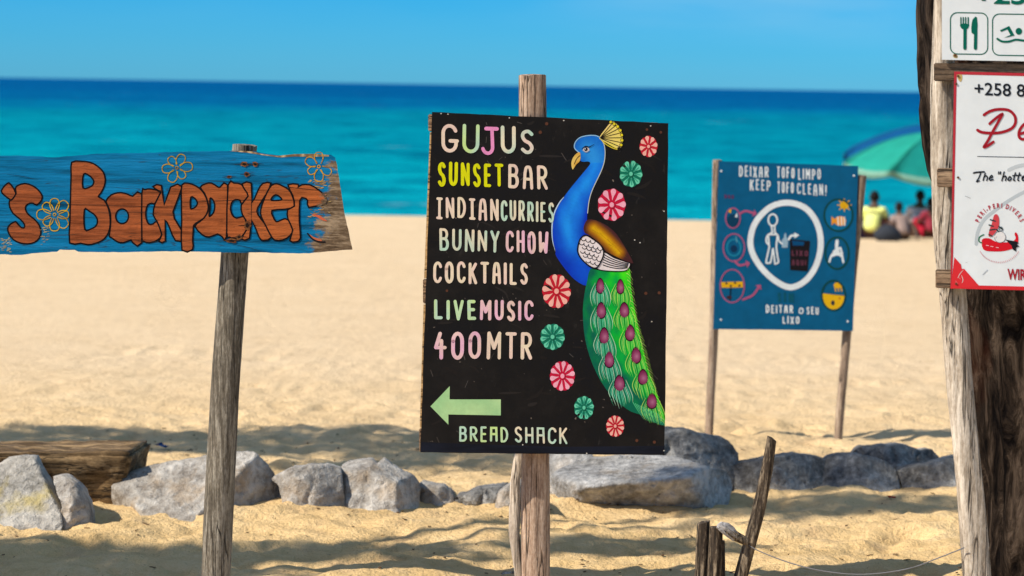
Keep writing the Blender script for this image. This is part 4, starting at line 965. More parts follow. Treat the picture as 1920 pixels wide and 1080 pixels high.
a = Art(PL4, .8); a.stroke(mapl(z8, [(478, 1056), (900, 1064)]), 1.2, INK, 1); a.build('ruled_line', M['enamel'], T2)
a = Art(PL4, .8)
a.stroke(mapl(z9, [(452, 160), (475, 155), (522, 152)]), 3.2, INK, 1.5, smooth=True)
for pts in ([(500, 158), (488, 190), (472, 218), (490, 212)], [(530, 160), (516, 210)], [(520, 190), (535, 178), (545, 190), (540, 210)], [(560, 196), (578, 188), (574, 176), (560, 190), (562, 208), (584, 204)],
            [(622, 152), (620, 166)], [(634, 152), (632, 166)], [(658, 152), (642, 212)], [(648, 192), (665, 180), (672, 190), (666, 210)], [(690, 190), (684, 206), (696, 210), (706, 195), (696, 184), (690, 190)],
            [(734, 158), (722, 205), (730, 210)], [(716, 178), (744, 174)], [(762, 158), (750, 205), (758, 210)], [(746, 178), (772, 174)], [(780, 198), (794, 190), (790, 180), (778, 194), (784, 210), (800, 206)]):
    a.stroke(mapl(z9, pts), 2.4, INK, 2, smooth=len(pts) > 2)
a.build('lettering', M['enamel'], T2)
a = Art(PL4, .8)
a.stroke(mapl(z9, [(470, 640), (480, 560), (520, 480), (600, 410), (700, 340), (800, 285), (900, 240)]), 6.5, (196, 206, 212), .4, smooth=True)
a.build('faint_swirl', M['enamel'], T2); a = Art(PL4, .8)
a.stroke(mapl(z9, [(690, 140), (760, 112), (860, 105), (960, 130)]), 7, (204, 212, 217), .5, smooth=True); a.build('faint_swirl', M['enamel'], T2)
a = Art(PL4, .85)
txt = 'PERI-PERI DIVERS'; cxx, cyy, rr_ = 628, 540, 152
wds = [1.0 if c not in 'I- ' else .55 for c in txt]; tot = sum(wds); acc = 0
for ch, q in zip(txt, wds):
    ang = R(-164 + 147 * (acc + q / 2) / tot); acc += q
    if ch == ' ': continue
    tr = font_tris(ch, 0, .03); xs = [p[0] for t_ in tr for p in t_]; ysv = [p[1] for t_ in tr for p in t_]; mx = (min(xs) + max(xs)) / 2
    ux, uy = -math.sin(ang), math.cos(ang); ox_, oy_ = math.cos(ang), math.sin(ang); sc_ = 44
    a.mesh2d([[z9(cxx + ox_ * (rr_ + p[1] * sc_ - 6) + ux * (p[0] - mx) * 30, cyy + oy_ * (rr_ + p[1] * sc_ - 6) + uy * (p[0] - mx) * 30) for p in t_] for t_ in tr], (186, 44, 62), 1.5)
a.build('lettering', M['enamel'], T2)
a = Art(PL4, .9)
a.poly(catmull(mapl(z9, [(508, 610), (555, 600), (600, 622), (660, 628), (712, 622), (736, 600), (728, 572), (738, 560), (752, 585), (752, 628), (728, 664), (660, 686), (580, 689), (518, 676)]), 3, True), (210, 24, 40), 1.2)
a.stroke(mapl(z9, [(508, 632), (488, 620), (492, 592), (520, 576)]), 2.2, (30, 110, 70), 1.5, smooth=True)
a.poly(mapl(z9, ell(630, 592, 38, 38, 18)), (228, 226, 226), 1.6); a.stroke(mapl(z9, ell(630, 592, 38, 38, 18)), .8, (120, 120, 124), 2, closed=True)
a.poly(catmull(mapl(z9, [(590, 445), (612, 440), (624, 470), (622, 520), (600, 560), (572, 588), (552, 584), (560, 540), (575, 500)]), 3, True), (206, 70, 78), 1.8)
for pts in ([(565, 475), (600, 485)], [(556, 510), (585, 520)], [(560, 545), (596, 540)], [(605, 540), (622, 556)], [(555, 575), (575, 585)], [(622, 520), (646, 540)]): a.stroke(mapl(z9, pts), 2.4, (44, 60, 62), 2.2)
a.stroke(mapl(z9, ell(636, 538, 12, 14, 10)), 1.4, (50, 70, 76), 2.4, closed=True); a.poly(mapl(z9, ell(598, 590, 8, 8, 8)), (230, 220, 216), 2.4)
a.poly(mapl(z9, [(664, 608), (740, 622), (758, 632), (742, 640), (762, 655), (740, 662), (738, 690), (716, 676), (708, 650)]), (26, 26, 32), 2)
for q in ((545, 648), (575, 655), (612, 662)): a.stroke(mapl(z9, [(q[0] - 8, q[1]), (q[0] + 8, q[1] + 2)]), 1.4, (244, 180, 186), 2)
for k in range(26):
    u = R(150 - 120 * k / 25.); a.stroke(mapl(z9, [(624 + 148 * math.cos(u), 622 + 142 * math.sin(u) - 6), (624 + 148 * math.cos(u) + 3, 622 + 142 * math.sin(u) + 4)]), .8, (214, 120, 130), 1.4)
a.build('chilli_emblem', M['enamel'], T2)
a = Art(PL4, .85); print_text(a, 'WIR', *z9(680, 806), *z9(806, 881), RD2, drop=1, bold=.03); a.build('lettering', M['enamel'], T2)

# foliage: needle and leaf blades scattered through the crown's volume
m, t, b = new_mat('leaf'); M['leaf'] = m
c = rampn(t, tex(t, 3, 3, .6, coords(t)), [(.35, (.022, .05, .014)), (.65, (.07, .11, .03))]); t.links.new(c, b.inputs['Base Color']); b.inputs['Roughness'].default_value = .6
def crown(clumps, seed, parent, name='crown'):
    rnd = random.Random(seed); vs = []; fs = []
    for (c_, rx, ry, rz, n) in clumps:
        c_ = Vector(c_)
        for _ in range(n):
            while True:
                p = Vector((rnd.uniform(-1, 1), rnd.uniform(-1, 1), rnd.uniform(-1, 1)))
                if p.length < 1: break
            k_ = noise.noise(Vector((p.x * 2 + seed, p.y * 2, p.z * 2)))
            if k_ < -0.12: continue
            q = c_ + Vector((p.x * rx, p.y * ry, p.z * rz)); d_ = Vector((rnd.gauss(0, 1), rnd.gauss(0, 1), rnd.gauss(-.5, .7))).normalized(); s_ = d_.cross(Vector((rnd.gauss(0, 1), rnd.gauss(0, 1), rnd.gauss(0, 1)))).normalized()
            L_, W_ = rnd.uniform(.09, .17), rnd.uniform(.014, .03); i = len(vs)
            vs += [tuple(q), tuple(q + d_ * L_ * .5 + s_ * W_), tuple(q + d_ * L_), tuple(q + d_ * L_ * .5 - s_ * W_)]; fs.append((i, i + 1, i + 2, i + 3))
    me = bpy.data.meshes.new(name); me.from_pydata(vs, [], fs); me.update(); return link(name, me, M['leaf'], parent)
base = U(2030, 1180, 8.45); base.z = gz(base.x, base.y) - .05
TR = empty('tree', base, 'thick dark brown tree trunk behind the leaning pole and white signs', 'tree')
def px_r(p, d): return p * d / F
tp = [U(1850, -700, 8.6), U(1880, -250, 8.5), U(1900, 0, 8.42), U(1925, 300, 8.40), U(1968, 600, 8.40), U(2005, 900, 8.42), U(2025, 1100, 8.44), U(2035, 1250, 8.45)]
post('trunk', tp, [px_r(135, 8.4), px_r(165, 8.4), px_r(180, 8.4), px_r(176, 8.4), px_r(168, 8.4), px_r(180, 8.4), px_r(195, 8.4), px_r(225, 8.4)], M['bark'], TR, 41, seg=64, rough=.06, groove=.05, step=.04)
top = tp[0]
for k, (dx, dy, dz) in enumerate(((-.9, -.2, 1.5), (1.0, .5, 1.6), (.3, -.9, 1.9), (1.8, -.2, .9))):
    post('limb', [top + Vector((dx * 1.4, dy * 1.4, dz * 1.4)), top + Vector((dx * .6, dy * .6, dz * .75)), top + Vector((0, 0, -.25))], [.04, .09, .17], M['bark'], TR, 50 + k, seg=16, step=.08)
crown([(top + Vector((-.9, -.3, 2.3)), 1.1, 1.2, .7, 900), (top + Vector((1.4, .6, 2.6)), 1.6, 1.6, 1.0, 2000), (top + Vector((.5, -1.2, 3.0)), 1.5, 1.2, .9, 1600), (top + Vector((2.6, -.3, 1.8)), 1.2, 1.2, .8, 1200)], 5, TR)

# ================================================================== rocks along the sand
from mathutils.geometry import delaunay_2d_cdt
def hit(px, py):
    d = 8.6
    while d < 16:
        p = U(px, py, d)
        if p.z <= gz(p.x, p.y): return d
        d += .02
    return d
def plane3(pts):
    A = np.array([[p[0], p[1], 1.0] for p in pts]); return np.linalg.solve(A, np.array([p[2] for p in pts]))
def rock(label, outl, mat, seed, planes=None, d=None, amp=.012, sink=34, step=4.2, generic=True, back=.3, soft=.006):
    rnd = random.Random(seed); s_ = Vector((seed * 3.7, seed * 1.3, 0))
    xs = [p[0] for p in outl]; ysv = [p[1] for p in outl]; hb, ht = max(ysv), min(ysv); cx, cy = (min(xs) + max(xs)) / 2, (hb + ht) / 2
    dd = d if d else hit(cx, hb - 6); mp_ = dd / F; W, Hh = (max(xs) - min(xs)) / 2 * mp_, (hb - ht) / 2 * mp_
    pl = [plane3(q) for q in (planes or [])]
    if generic:
        T = min(.75 * Hh + .06, .30) if Hh < W else .5 * W + .06
        def gp(a_, b_, c_): pl.append(np.array([a_ * mp_, b_ * mp_, c_ - a_ * mp_ * cx - b_ * mp_ * cy]))
        sT, sL, sR = rnd.uniform(1.1, 2.2), rnd.uniform(.8, 1.8), rnd.uniform(.8, 1.8)
        gp(rnd.uniform(-.2, .2), rnd.uniform(.2, .6), T * .8); gp(rnd.uniform(-.25, .25), sT, sT * Hh + .02); gp(sL, rnd.uniform(-.2, .4), sL * W + .02); gp(-sR, rnd.uniform(-.2, .4), sR * W + .02)
        for k in range(3): gp(rnd.choice((-1, 1)) * rnd.uniform(.35, .95), rnd.uniform(-.1, 1.1), T * rnd.uniform(.72, 1.0))
    if d is None: dd += max(0, min(float(p[0] * cx + p[1] * (hb - 6) + p[2]) for p in pl))
    lowc = cy + (hb - cy) * .2
    ol_ = [(x, y + (sink if y > lowc else 0)) for x, y in outl]
    bd = []
    for i, p in enumerate(ol_):
        q = ol_[(i + 1) % len(ol_)]; l = math.hypot(q[0] - p[0], q[1] - p[1]); n = max(1, int(l / step))
        for j in range(n):
            t_ = j / n; x, y = p[0] + (q[0] - p[0]) * t_, p[1] + (q[1] - p[1]) * t_
            bd.append((x + 2.2 * noise.noise(Vector((x * .06, y * .06, seed))) + 1.2 * noise.noise(Vector((x * .2, y * .2, seed + 9))), y + 2.2 * noise.noise(Vector((x * .06, y * .06, seed + 3))) + 1.3 * noise.noise(Vector((x * .22, y * .22, seed + 5)))))
    pts = [Vector(p) for p in bd]; y = ht
    while y < hb + sink:
        x = min(xs)
        while x < max(xs):
            q = (x + rnd.uniform(-1, 1), y + rnd.uniform(-1, 1))
            if inside(q, bd) and min((q[0] - p[0]) ** 2 + (q[1] - p[1]) ** 2 for p in bd) > (step * .55) ** 2: pts.append(Vector(q))
            x += step
        y += step
    n = len(bd); vs, es, fs, *_ = delaunay_2d_cdt(pts, [(i, (i + 1) % n) for i in range(n)], [], 1, 1e-4)
    bm = bmesh.new(); fv = []
    for v in vs:
        hs_ = sorted(float(p[0] * v.x + p[1] * v.y + p[2]) for p in pl); h = hs_[0]
        h -= soft * math.log(sum(math.exp(-(q - h) / soft) for q in hs_))      # worn arrises
        h = max(h, -.10); c_ = U(v.x, v.y, dd - h); k = c_ + s_
        h += amp * (1.1 * noise.noise(k * 4) + .9 * noise.noise(k * 10) + .55 * noise.noise(k * 24) + .3 * noise.noise(k * 55))
        lay = noise.noise(Vector((k.x * 2.2 + k.z * 3, k.z * 17 - k.x * 4, k.y * 3))); h += amp * .7 * (1 if lay > .12 else 0) * min(1, (lay - .12) * 10) if lay > .12 else 0
        cr_ = abs(noise.noise(Vector((k.x * 4.5, k.y * 3, k.z * 6.5)))); h -= amp * 1.3 * max(0, 1 - cr_ / .05)
        fv.append(bm.verts.new(U(v.x, v.y, dd - h)))
    for f_ in fs:
        try: bm.faces.new([fv[i] for i in f_])
        except ValueError: pass
    C = U(cx, cy, dd)
    for (sc_, dy) in ((.93, back * .5), (.80, back * .4), (.45, back * .15)):
        be = [e for e in bm.edges if e.is_boundary]; r_ = bmesh.ops.extrude_edge_only(bm, edges=be)
        for v in [g for g in r_['geom'] if isinstance(g, bmesh.types.BMVert)]: v.co = Vector((C.x + (v.co.x - C.x) * sc_, v.co.y + dy + .03 * noise.noise(v.co * 6), C.z - .1 + (v.co.z - C.z + .1) * sc_))
    bmesh.ops.holes_fill(bm, edges=[e for e in bm.edges if e.is_boundary], sides=0)
    bmesh.ops.triangulate(bm, faces=[f for f in bm.faces if len(f.verts) > 4])
    bmesh.ops.recalc_face_normals(bm, faces=bm.faces)
    b_ = U(cx, hb, dd); o = bm_link('rock', bm, mat, None, True, b_); tag(o, label, 'rock')
    return o
RP, RL, RB, RK = M['rock_pale'], M['rock_lichen'], M['rock_blue'], M['rock_dark']
rock('pale triangular boulder with yellow lichen at the left edge of the photo', [(-70, 905), (-40, 880), (0, 868), (18, 856), (40, 855), (62, 856), (72, 876), (89, 902), (104, 926), (118, 952), (112, 968), (80, 988), (40, 990), (0, 992), (-75, 994)], RL, 1, amp=.009, generic=False,
     planes=[[(0, 990, .30), (-40, 878, .05), (100, 962, .26)], [(62, 857, .06), (112, 958, .25), (124, 950, .02)], [(-60, 990, .27), (-60, 900, .03), (10, 990, .34)], [(10, 860, 0.04), (60, 858, .04), (40, 880, .17)]])
rock('small grey slab lying against the right side of the lichen covered boulder', [(99, 893), (112, 891), (124, 895), (137, 907), (148, 920), (152, 934), (160, 948), (172, 968), (188, 988), (150, 992), (112, 990), (84, 988), (100, 970), (116, 951), (106, 925)], RP, 2, amp=.007)
rock('large tilted pale boulder with a dark right face behind the grey post', [(198, 926), (208, 912), (222, 897), (237, 887), (262, 878), (296, 870), (345, 862), (394, 853), (435, 849), (474, 847), (484, 853), (500, 868), (515, 890), (528, 920), (541, 950), (520, 956), (441, 957), (400, 966), (382, 967), (350, 976), (320, 974), (281, 970), (225, 964), (205, 945)], RP, 3, amp=.008, generic=False,
     planes=[[(237, 887, .02), (474, 850, .05), (350, 976, .42)], [(352, 850, .40), (352, 978, .45), (542, 950, -.06)], [(230, 964, .30), (350, 974, .42), (230, 930, .22)], [(200, 926, .01), (206, 950, .02), (260, 930, .30)]])
rock('flat topped pale grey stone right of the tilted boulder', [(508, 897), (513, 893), (530, 884), (546, 878), (562, 876), (584, 873), (598, 873), (611, 871), (625, 876), (640, 880), (650, 950), (605, 954), (546, 952), (535, 930), (522, 912)], RP, 4, amp=.007)
rock('grey boulder with a jagged top left of the black board post', [(607, 938), (612, 915), (623, 893), (634, 884), (641, 872), (650, 866), (672, 863), (694, 861), (700, 866), (706, 872), (712, 866), (719, 861), (732, 869), (744, 876), (750, 881), (762, 886), (774, 893), (780, 896), (787, 906), (789, 920), (783, 947), (756, 951), (700, 953), (640, 956), (608, 960)], RP, 5, amp=.010, generic=False,
     planes=[[(620, 950, .22), (770, 950, .26), (680, 880, .13)], [(640, 874, .02), (720, 864, .03), (680, 885, .17)], [(742, 878, .14), (740, 950, .27), (792, 930, -.01)], [(608, 945, .02), (622, 896, .02), (650, 920, .2)], [(690, 862, .02), (770, 890, .01), (735, 905, .2)]])
rock('low grey stone beside the jagged boulder', [(778, 912), (789, 905), (805, 908), (820, 912), (836, 914), (847, 921), (854, 932), (855, 953), (820, 955), (782, 950)], RP, 6, amp=.007)
rock('twisted dark low piece of stone between two pale stones', [(853, 934), (858, 930), (870, 928), (884, 921), (898, 917), (915, 915), (935, 913), (956, 909), (945, 920), (934, 932), (926, 938), (905, 941), (890, 946), (862, 953)], RK, 7, amp=.018, sink=12)
rock('small pale stone half hidden behind the black board post', [(924, 938), (932, 928), (945, 918), (958, 908), (968, 903), (990, 904), (1002, 945), (970, 957), (930, 955)], RP, 8, amp=.007)
rock('long smooth boulder lying under the lower edge of the black board', [(1030, 893), (1045, 880), (1073, 868), (1110, 861), (1147, 857), (1190, 855), (1236, 856), (1270, 858), (1293, 863), (1310, 868), (1328, 875), (1345, 879), (1362, 885), (1370, 898), (1374, 914), (1362, 928), (1349, 935), (1325, 945), (1312, 950), (1298, 956), (1280, 949), (1262, 940), (1242, 932), (1200, 938), (1165, 940), (1125, 940), (1088, 938), (1050, 932), (1032, 922)], RB, 9, amp=.013, generic=False, soft=.03,
     planes=[[(1040, 885, .02), (1290, 862, .06), (1165, 905, .38)], [(1060, 908, .34), (1280, 906, .38), (1165, 940, .26)], [(1290, 860, .40), (1290, 956, .43), (1378, 905, -.08)], [(1030, 895, .02), (1034, 925, .02), (1090, 905, .36)]])
rock('grey stone hidden partly behind the long smooth boulder and the black board', [(1018, 858), (1040, 848), (1060, 843), (1110, 846), (1125, 870), (1030, 885)], RB, 10, d=11.6, amp=.009)
rock('blue grey rough boulder peeking out at the right corner of the black board', [(1205, 826), (1225, 808), (1248, 801), (1265, 804), (1284, 805), (1300, 810), (1319, 816), (1338, 818), (1355, 821), (1366, 828), (1376, 838), (1384, 850), (1389, 864), (1372, 880), (1300, 884), (1210, 880)], RK, 11, d=11.6, amp=.018)
rock('long low dark rock behind the slanted dark stake', [(1362, 882), (1376, 872), (1390, 868), (1420, 863), (1440, 859), (1461, 855), (1491, 851), (1515, 853), (1535, 858), (1552, 862), (1566, 900), (1535, 908), (1500, 905), (1479, 906), (1420, 916), (1376, 926)], RK, 12, amp=.010)
rock('small dark stone at the foot of the long low dark rock', [(1430, 900), (1444, 893), (1456, 893), (1467, 895), (1475, 900), (1482, 908), (1474, 919), (1438, 921)], RK, 13, amp=.007)
rock('rounded dark rock in front of the right post of the blue notice', [(1530, 885), (1541, 866), (1552, 858), (1571, 852), (1595, 850), (1615, 852), (1637, 857), (1654, 861), (1670, 870), (1681, 881), (1692, 896), (1700, 912), (1660, 917), (1610, 915), (1540, 909)], RK, 14, amp=.009)
rock('dark ridged rock topmost of the heap beside the leaning pole', [(1596, 851), (1606, 842), (1615, 838), (1632, 838), (1648, 836), (1668, 835), (1687, 833), (1702, 835), (1713, 838), (1723, 843), (1734, 846), (1749, 844), (1760, 854), (1767, 866), (1752, 890), (1620, 892)], RK, 15, d=11.9, amp=.018)
rock('wedge shaped dark rock running behind the leaning pole', [(1682, 884), (1708, 876), (1734, 871), (1762, 864), (1790, 858), (1850, 850), (1870, 912), (1796, 919), (1740, 914), (1704, 910)], RK, 16, amp=.009)
# squared timber behind the left boulders, front slanted under to look shaded
db = hit(165, 946) + .02
bt = [U(-160, 852, db), U(246, 850, db), U(222, 975, db + .07), U(-160, 975, db + .07)]
bb = [p + Vector((.03, .42, 0)) for p in bt]
bm = bmesh.new(); vs = [bm.verts.new(p) for p in bt + bb]
for f_ in ((0, 1, 2, 3), (7, 6, 5, 4), (0, 4, 5, 1), (1, 5, 6, 2), (2, 6, 7, 3), (3, 7, 4, 0)): bm.faces.new([vs[i] for i in f_])
bmesh.ops.recalc_face_normals(bm, faces=bm.faces)
bmesh.ops.bevel(bm, geom=list(bm.edges), offset=.018, segments=2, affect='EDGES'); bmesh.ops.triangulate(bm, faces=bm.faces)
for _ in range(6):
    es = [e for e in bm.edges if e.calc_length() > .035]
    if not es: break
    bmesh.ops.subdivide_edges(bm, edges=es, cuts=1); bmesh.ops.triangulate(bm, faces=[f for f in bm.faces if len(f.verts) > 3])
bm.normal_update()
off = [v.normal * (.016 * noise.noise(Vector((v.co.x * 2, v.co.y * 9, v.co.z * 9))) + .012 * noise.noise(v.co * 14)) for v in bm.verts]
for v, o_ in zip(bm.verts, off): v.co += o_
tag(bm_link('timber_beam', bm, M['beam_wood'], None, True, (bt[3] + bt[2]) / 2), 'brown squared timber beam lying on sand behind the boulders at far left', 'beam')

# ================================================================== stakes and wire, lower right
DS = 8.5
def stake(label, path, radii, seed, mat='dark_wood', **k):
    o = post('fence_stake', path, radii, M[mat], None, seed, seg=20, origin=path[-1], **k); tag(o, label, 'stake', 'rough stakes of the low wire fence'); return o
stake('short thick dark stake, leftmost of the fence stakes', [U(1319, 979, DS), U(1317, 1040, DS), U(1312, 1200, DS)], [.0235, .0235, .024], 61, rough=.1, groove=.1, top_slant=-.3)
stake('short dark stake holding the end of the wrapped cross piece', [U(1343, 988, DS - .03), U(1341, 1040, DS - .03), U(1336, 1200, DS - .03)], [.0235, .0235, .024], 62, rough=.1, groove=.1)
stake('thin dark stake squeezed behind the two short ones', [U(1353, 1014, DS + .05), U(1354, 1100, DS + .05), U(1352, 1200, DS + .05)], [.012, .012, .012], 63, rough=.1, groove=.08)
stake('tall slanted dark stake, highest of the fence stakes', [U(1447, 822, DS), U(1438, 880, DS), U(1422, 960, DS), U(1406, 1020, DS), U(1390, 1080, DS), U(1362, 1190, DS)], [.017, .0215, .023, .0235, .024, .025], 64, rough=.09, groove=.1, top_slant=.4)
o = post('cross_piece', [U(1346, 986, DS - .055), U(1362, 994, DS - .055), U(1380, 1006, DS - .05), U(1400, 1016, DS - .045)], [.012, .018, .017, .014], M['dark_wood'], None, 65, seg=18, rough=.1, groove=.1, step=.012, origin=U(1372, 1000, DS - .05))
tag(o, 'short dark cross piece between the short stake and the slanted stake', 'stick')
M['plastic'] = plain('plastic', (.27, .26, .26), .4, .75, 70)
o = post('plastic_wrap', [U(1347, 984, DS - .057), U(1358, 990, DS - .057), U(1368, 998, DS - .055), U(1379, 1008, DS - .052)], [.012, .019, .0195, .015], M['plastic'], None, 66, seg=26, rough=.22, groove=.2, step=.006, origin=U(1363, 995, DS - .055))
tag(o, 'crumpled whitish plastic wrapped round the short cross piece', 'plastic')
bm = bmesh.new()
wp = [(1404, 1022, 8.46), (1425, 1034, 8.4), (1480, 1055, 8.3), (1545, 1071, 8.2), (1620, 1077, 8.1), (1700, 1067, 8.0), (1760, 1046, 7.9), (1808, 1027, 7.85)]
pp = [U(*q) for q in wp]; path = []
for i in range(len(pp) - 1):
    for j in range(5):
        aa, bb_, cc_, dd_ = pp[max(i - 1, 0)], pp[i], pp[i + 1], pp[min(i + 2, len(pp) - 1)]; t_ = j / 5
        path.append(.5 * (2 * bb_ + (cc_ - aa) * t_ + (2 * aa - 5 * bb_ + 4 * cc_ - dd_) * t_ ** 2 + (3 * bb_ - aa - 3 * cc_ + dd_) * t_ ** 3))
path.append(pp[-1]); prev = None
for p in path:
    ring = [bm.verts.new(p + Vector((0, .0022 * math.cos(R(60 * k)), .0022 * math.sin(R(60 * k))))) for k in range(6)]
    if prev:
        for k in range(6): bm.faces.new((prev[k], prev[(k + 1) % 6], ring[(k + 1) % 6], ring[k]))
    prev = ring
tag(bm_link('fence_wire', bm, M['wire'], None, True, path[0]), 'thin sagging grey wire from the slanted stake to the leaning pole', 'wire')

# ================================================================== people and umbrella at the shore
m, t, b = new_mat('skin'); M['skin'] = m
c = rampn(t, tex(t, 9, 3, .5, coords(t)), [(.3, (.055, .028, .017)), (.7, (.10, .052, .032))]); t.links.new(c, b.inputs['Base Color']); b.inputs['Roughness'].default_value = .5
M['eye_white'] = plain('eye_white', (.6, .6, .6)); M['hair'] = plain('hair', (.008, .006, .006), .6)
def skin_obj(name, verts, edges, radii, mat, parent, sub=2):
    me = bpy.data.meshes.new(name); me.from_pydata(verts, edges, []); o = bpy.data.objects.new(name, me); COL.objects.link(o); me.materials.append(mat); o.parent = parent
    md = o.modifiers.new('Skin', 'SKIN'); md.use_smooth_shade = True
    for i, r_ in enumerate(radii):
        sv = me.skin_vertices[0].data[i]; sv.radius = r_ if isinstance(r_, tuple) else (r_, r_); sv.use_root = (i == 0)
    s_ = o.modifiers.new('Sub', 'SUBSURF'); s_.levels = sub; s_.render_levels = sub
    return o
def seated(px, py, d, label, shirt, legs, rz=0.0, s=1.0, lean=0.0, arm=0, hair=None):
    loc = U(px, py, d); loc.z = gz(loc.x, loc.y)
    r = empty('person', loc, label, 'person', 'people sitting on the sand by the water'); r.rotation_euler = (0, 0, rz); r.scale = (s, s, s)
    V = [(0, 0, .12), (0, -.01 + lean * .3, .30), (0, .02 + lean * .7, .45), (0, .05 + lean, .56), (0, .07 + lean, .63), (0, .09 + lean, .73), (0, .10 + lean, .80)]
    E = [(i, i + 1) for i in range(6)]; Rr = [(.15, .12), (.13, .10), (.15, .105), (.10, .08), (.05, .05), (.075, .09), (.055, .07)]
    def add(v, p, r_): V.append(v); Rr.append(r_); E.append((p, len(V) - 1)); return len(V) - 1
    for sx in (-1, 1):
        k = add((sx * .10, .10, .12), 0, .085); k = add((sx * .17, .40, .40), k, .068); k = add((sx * .15, .56, .12), k, .05); k = add((sx * .15, .60, .05), k, .042); add((sx * .16, .74, .035), k, .035)
        k = add((sx * .17, .03 + lean, .52), 3, .06)
        e_, h_ = ((sx * .25, .17 + lean * .6, .34), (sx * .13, .40, .36)) if not arm else ((sx * .27, -.10 + lean * .5, .30), (sx * .27, -.20, .06))
        k = add(e_, k, .045); k = add(h_, k, .032); dv = (Vector(h_) - Vector(e_)).normalized()
        pm = add(tuple(Vector(h_) + dv * .05), k, (.035, .02))
        for q in range(4):
            o_ = (q - 1.5) * .019; f1 = add(tuple(Vector(h_) + dv * (.10 + .012 * (1 - abs(q - 1.3) / 1.5)) + Vector((o_, 0, -.01))), pm, .0095); add(tuple(Vector(h_) + dv * (.135 + .016 * (1 - abs(q - 1.3) / 1.5)) + Vector((o_, 0, -.028))), f1, .008)
        th_ = add(tuple(Vector(h_) + dv * .055 + Vector((-sx * .045, 0, .006))), pm, .010); add(tuple(Vector(h_) + dv * .09 + Vector((-sx * .055, 0, .0))), th_, .009)
    skin_obj('body', V, E, Rr, M['skin'], r)
    # shirt: torso and short sleeves
    V2 = [(0, -.005, .13), V[1], V[2], (0, .04 + lean, .55), (0, .055 + lean, .60)]; E2 = [(0, 1), (1, 2), (2, 3), (3, 4)]; R2 = [(.175, .145), (.155, .125), (.172, .128), (.125, .10), (.07, .065)]
    for sx in (-1, 1):
        V2.append((sx * .175, .035 + lean, .525)); R2.append(.075); E2.append((3, len(V2) - 1)); e_ = (sx * .23, .12 + lean * .7, .40) if not arm else (sx * .24, -.04 + lean * .6, .39)
        V2.append(e_); R2.append(.062); E2.append((len(V2) - 2, len(V2) - 1))
    skin_obj('shirt', V2, E2, R2, plain('shirt_cloth', shirt, .8, .12, 12), r)
    V3 = [(0, .0, .09)]; E3 = []; R3 = [(.17, .13)]
    for sx in (-1, 1):
        b0 = len(V3); V3 += [(sx * .11, .12, .12), (sx * .172, .40, .405), (sx * .155, .53, .18)]; R3 += [.10, .082, .066]; E3 += [(0, b0), (b0, b0 + 1), (b0 + 1, b0 + 2)]
    skin_obj('trousers', V3, E3, R3, plain('trouser_cloth', legs, .85, .15, 12), r)
    # head details: face on the seaward side, ears, hair cap
    hc = Vector((0, .09 + lean, .755)); bm = bmesh.new(); bmesh.ops.create_uvsphere(bm, u_segments=20, v_segments=14, radius=1)
    for v in bm.verts: v.co = Vector((v.co.x * .088, v.co.y * .105 - .012, v.co.z * .11 + .022)) + v.co * .006 * noise.noise(v.co * 5)
    bmesh.ops.delete(bm, geom=[v for v in bm.verts if v.co.y > .045 and v.co.z < .07], context='VERTS')
    for v in bm.verts: v.co += hc
    me = bpy.data.meshes.new('hair'); bm.to_mesh(me); bm.free(); me.materials.append(hair or M['hair']); me.shade_smooth(); o = bpy.data.objects.new('hair', me); COL.objects.link(o); o.parent = r
    EW = M['eye_white']
    for nm, c_, s3, mt_ in (('nose', (0, .10, -.005), (.013, .018, .022), M['skin']), ('ear', (.088, -.005, -.005), (.010, .02, .03), M['skin']), ('ear', (-.088, -.005, -.005), (.010, .02, .03), M['skin']), ('mouth', (0, .085, -.052), (.026, .012, .009), M['rust']), ('eye', (.032, .092, .012), (.011, .011, .011), EW), ('eye', (-.032, .092, .012), (.011, .011, .011), EW)):
        bm = bmesh.new(); bmesh.ops.create_uvsphere(bm, u_segments=10, v_segments=8, radius=1)
        for v in bm.verts: v.co = Vector((v.co.x * s3[0] + c_[0], v.co.y * s3[1] + c_[1], v.co.z * s3[2] + c_[2])) + hc
        me = bpy.data.meshes.new(nm); bm.to_mesh(me); bm.free(); me.materials.append(mt_); me.shade_smooth(); o = bpy.data.objects.new(nm, me); COL.objects.link(o); o.parent = r
    return r
DP = 47.5
seated(1606, 443, DP + .5, 'person in a grey shirt with a red cap beside the blue notice, mostly hidden', (.42, .38, .40), (.10, .06, .08), .1, .95, 0, hair=plain('red_cap', (.5, .03, .03)))
seated(1634, 445, DP - 1, 'person in a pale yellow shirt sitting with their back turned, left one of the group', (.74, .78, .24), (.03, .02, .06), -.35, 1.06, .10)
seated(1693, 447, DP - 1.5, 'person in a taupe vest sitting with bare brown arms, in the middle of the group', (.30, .22, .19), (.06, .03, .02), .3, .84, .16, 1)
seated(1722, 441, DP + .5, 'person in a pale grey shirt and blue trousers sitting, tallest of the group', (.50, .49, .54), (.01, .05, .16), -.3, 1.06, .02)
seated(1747, 444, DP, 'person in dark red clothes sitting, half hidden by the leaning pole', (.26, .03, .05), (.35, .01, .03), .3, .92, 0)
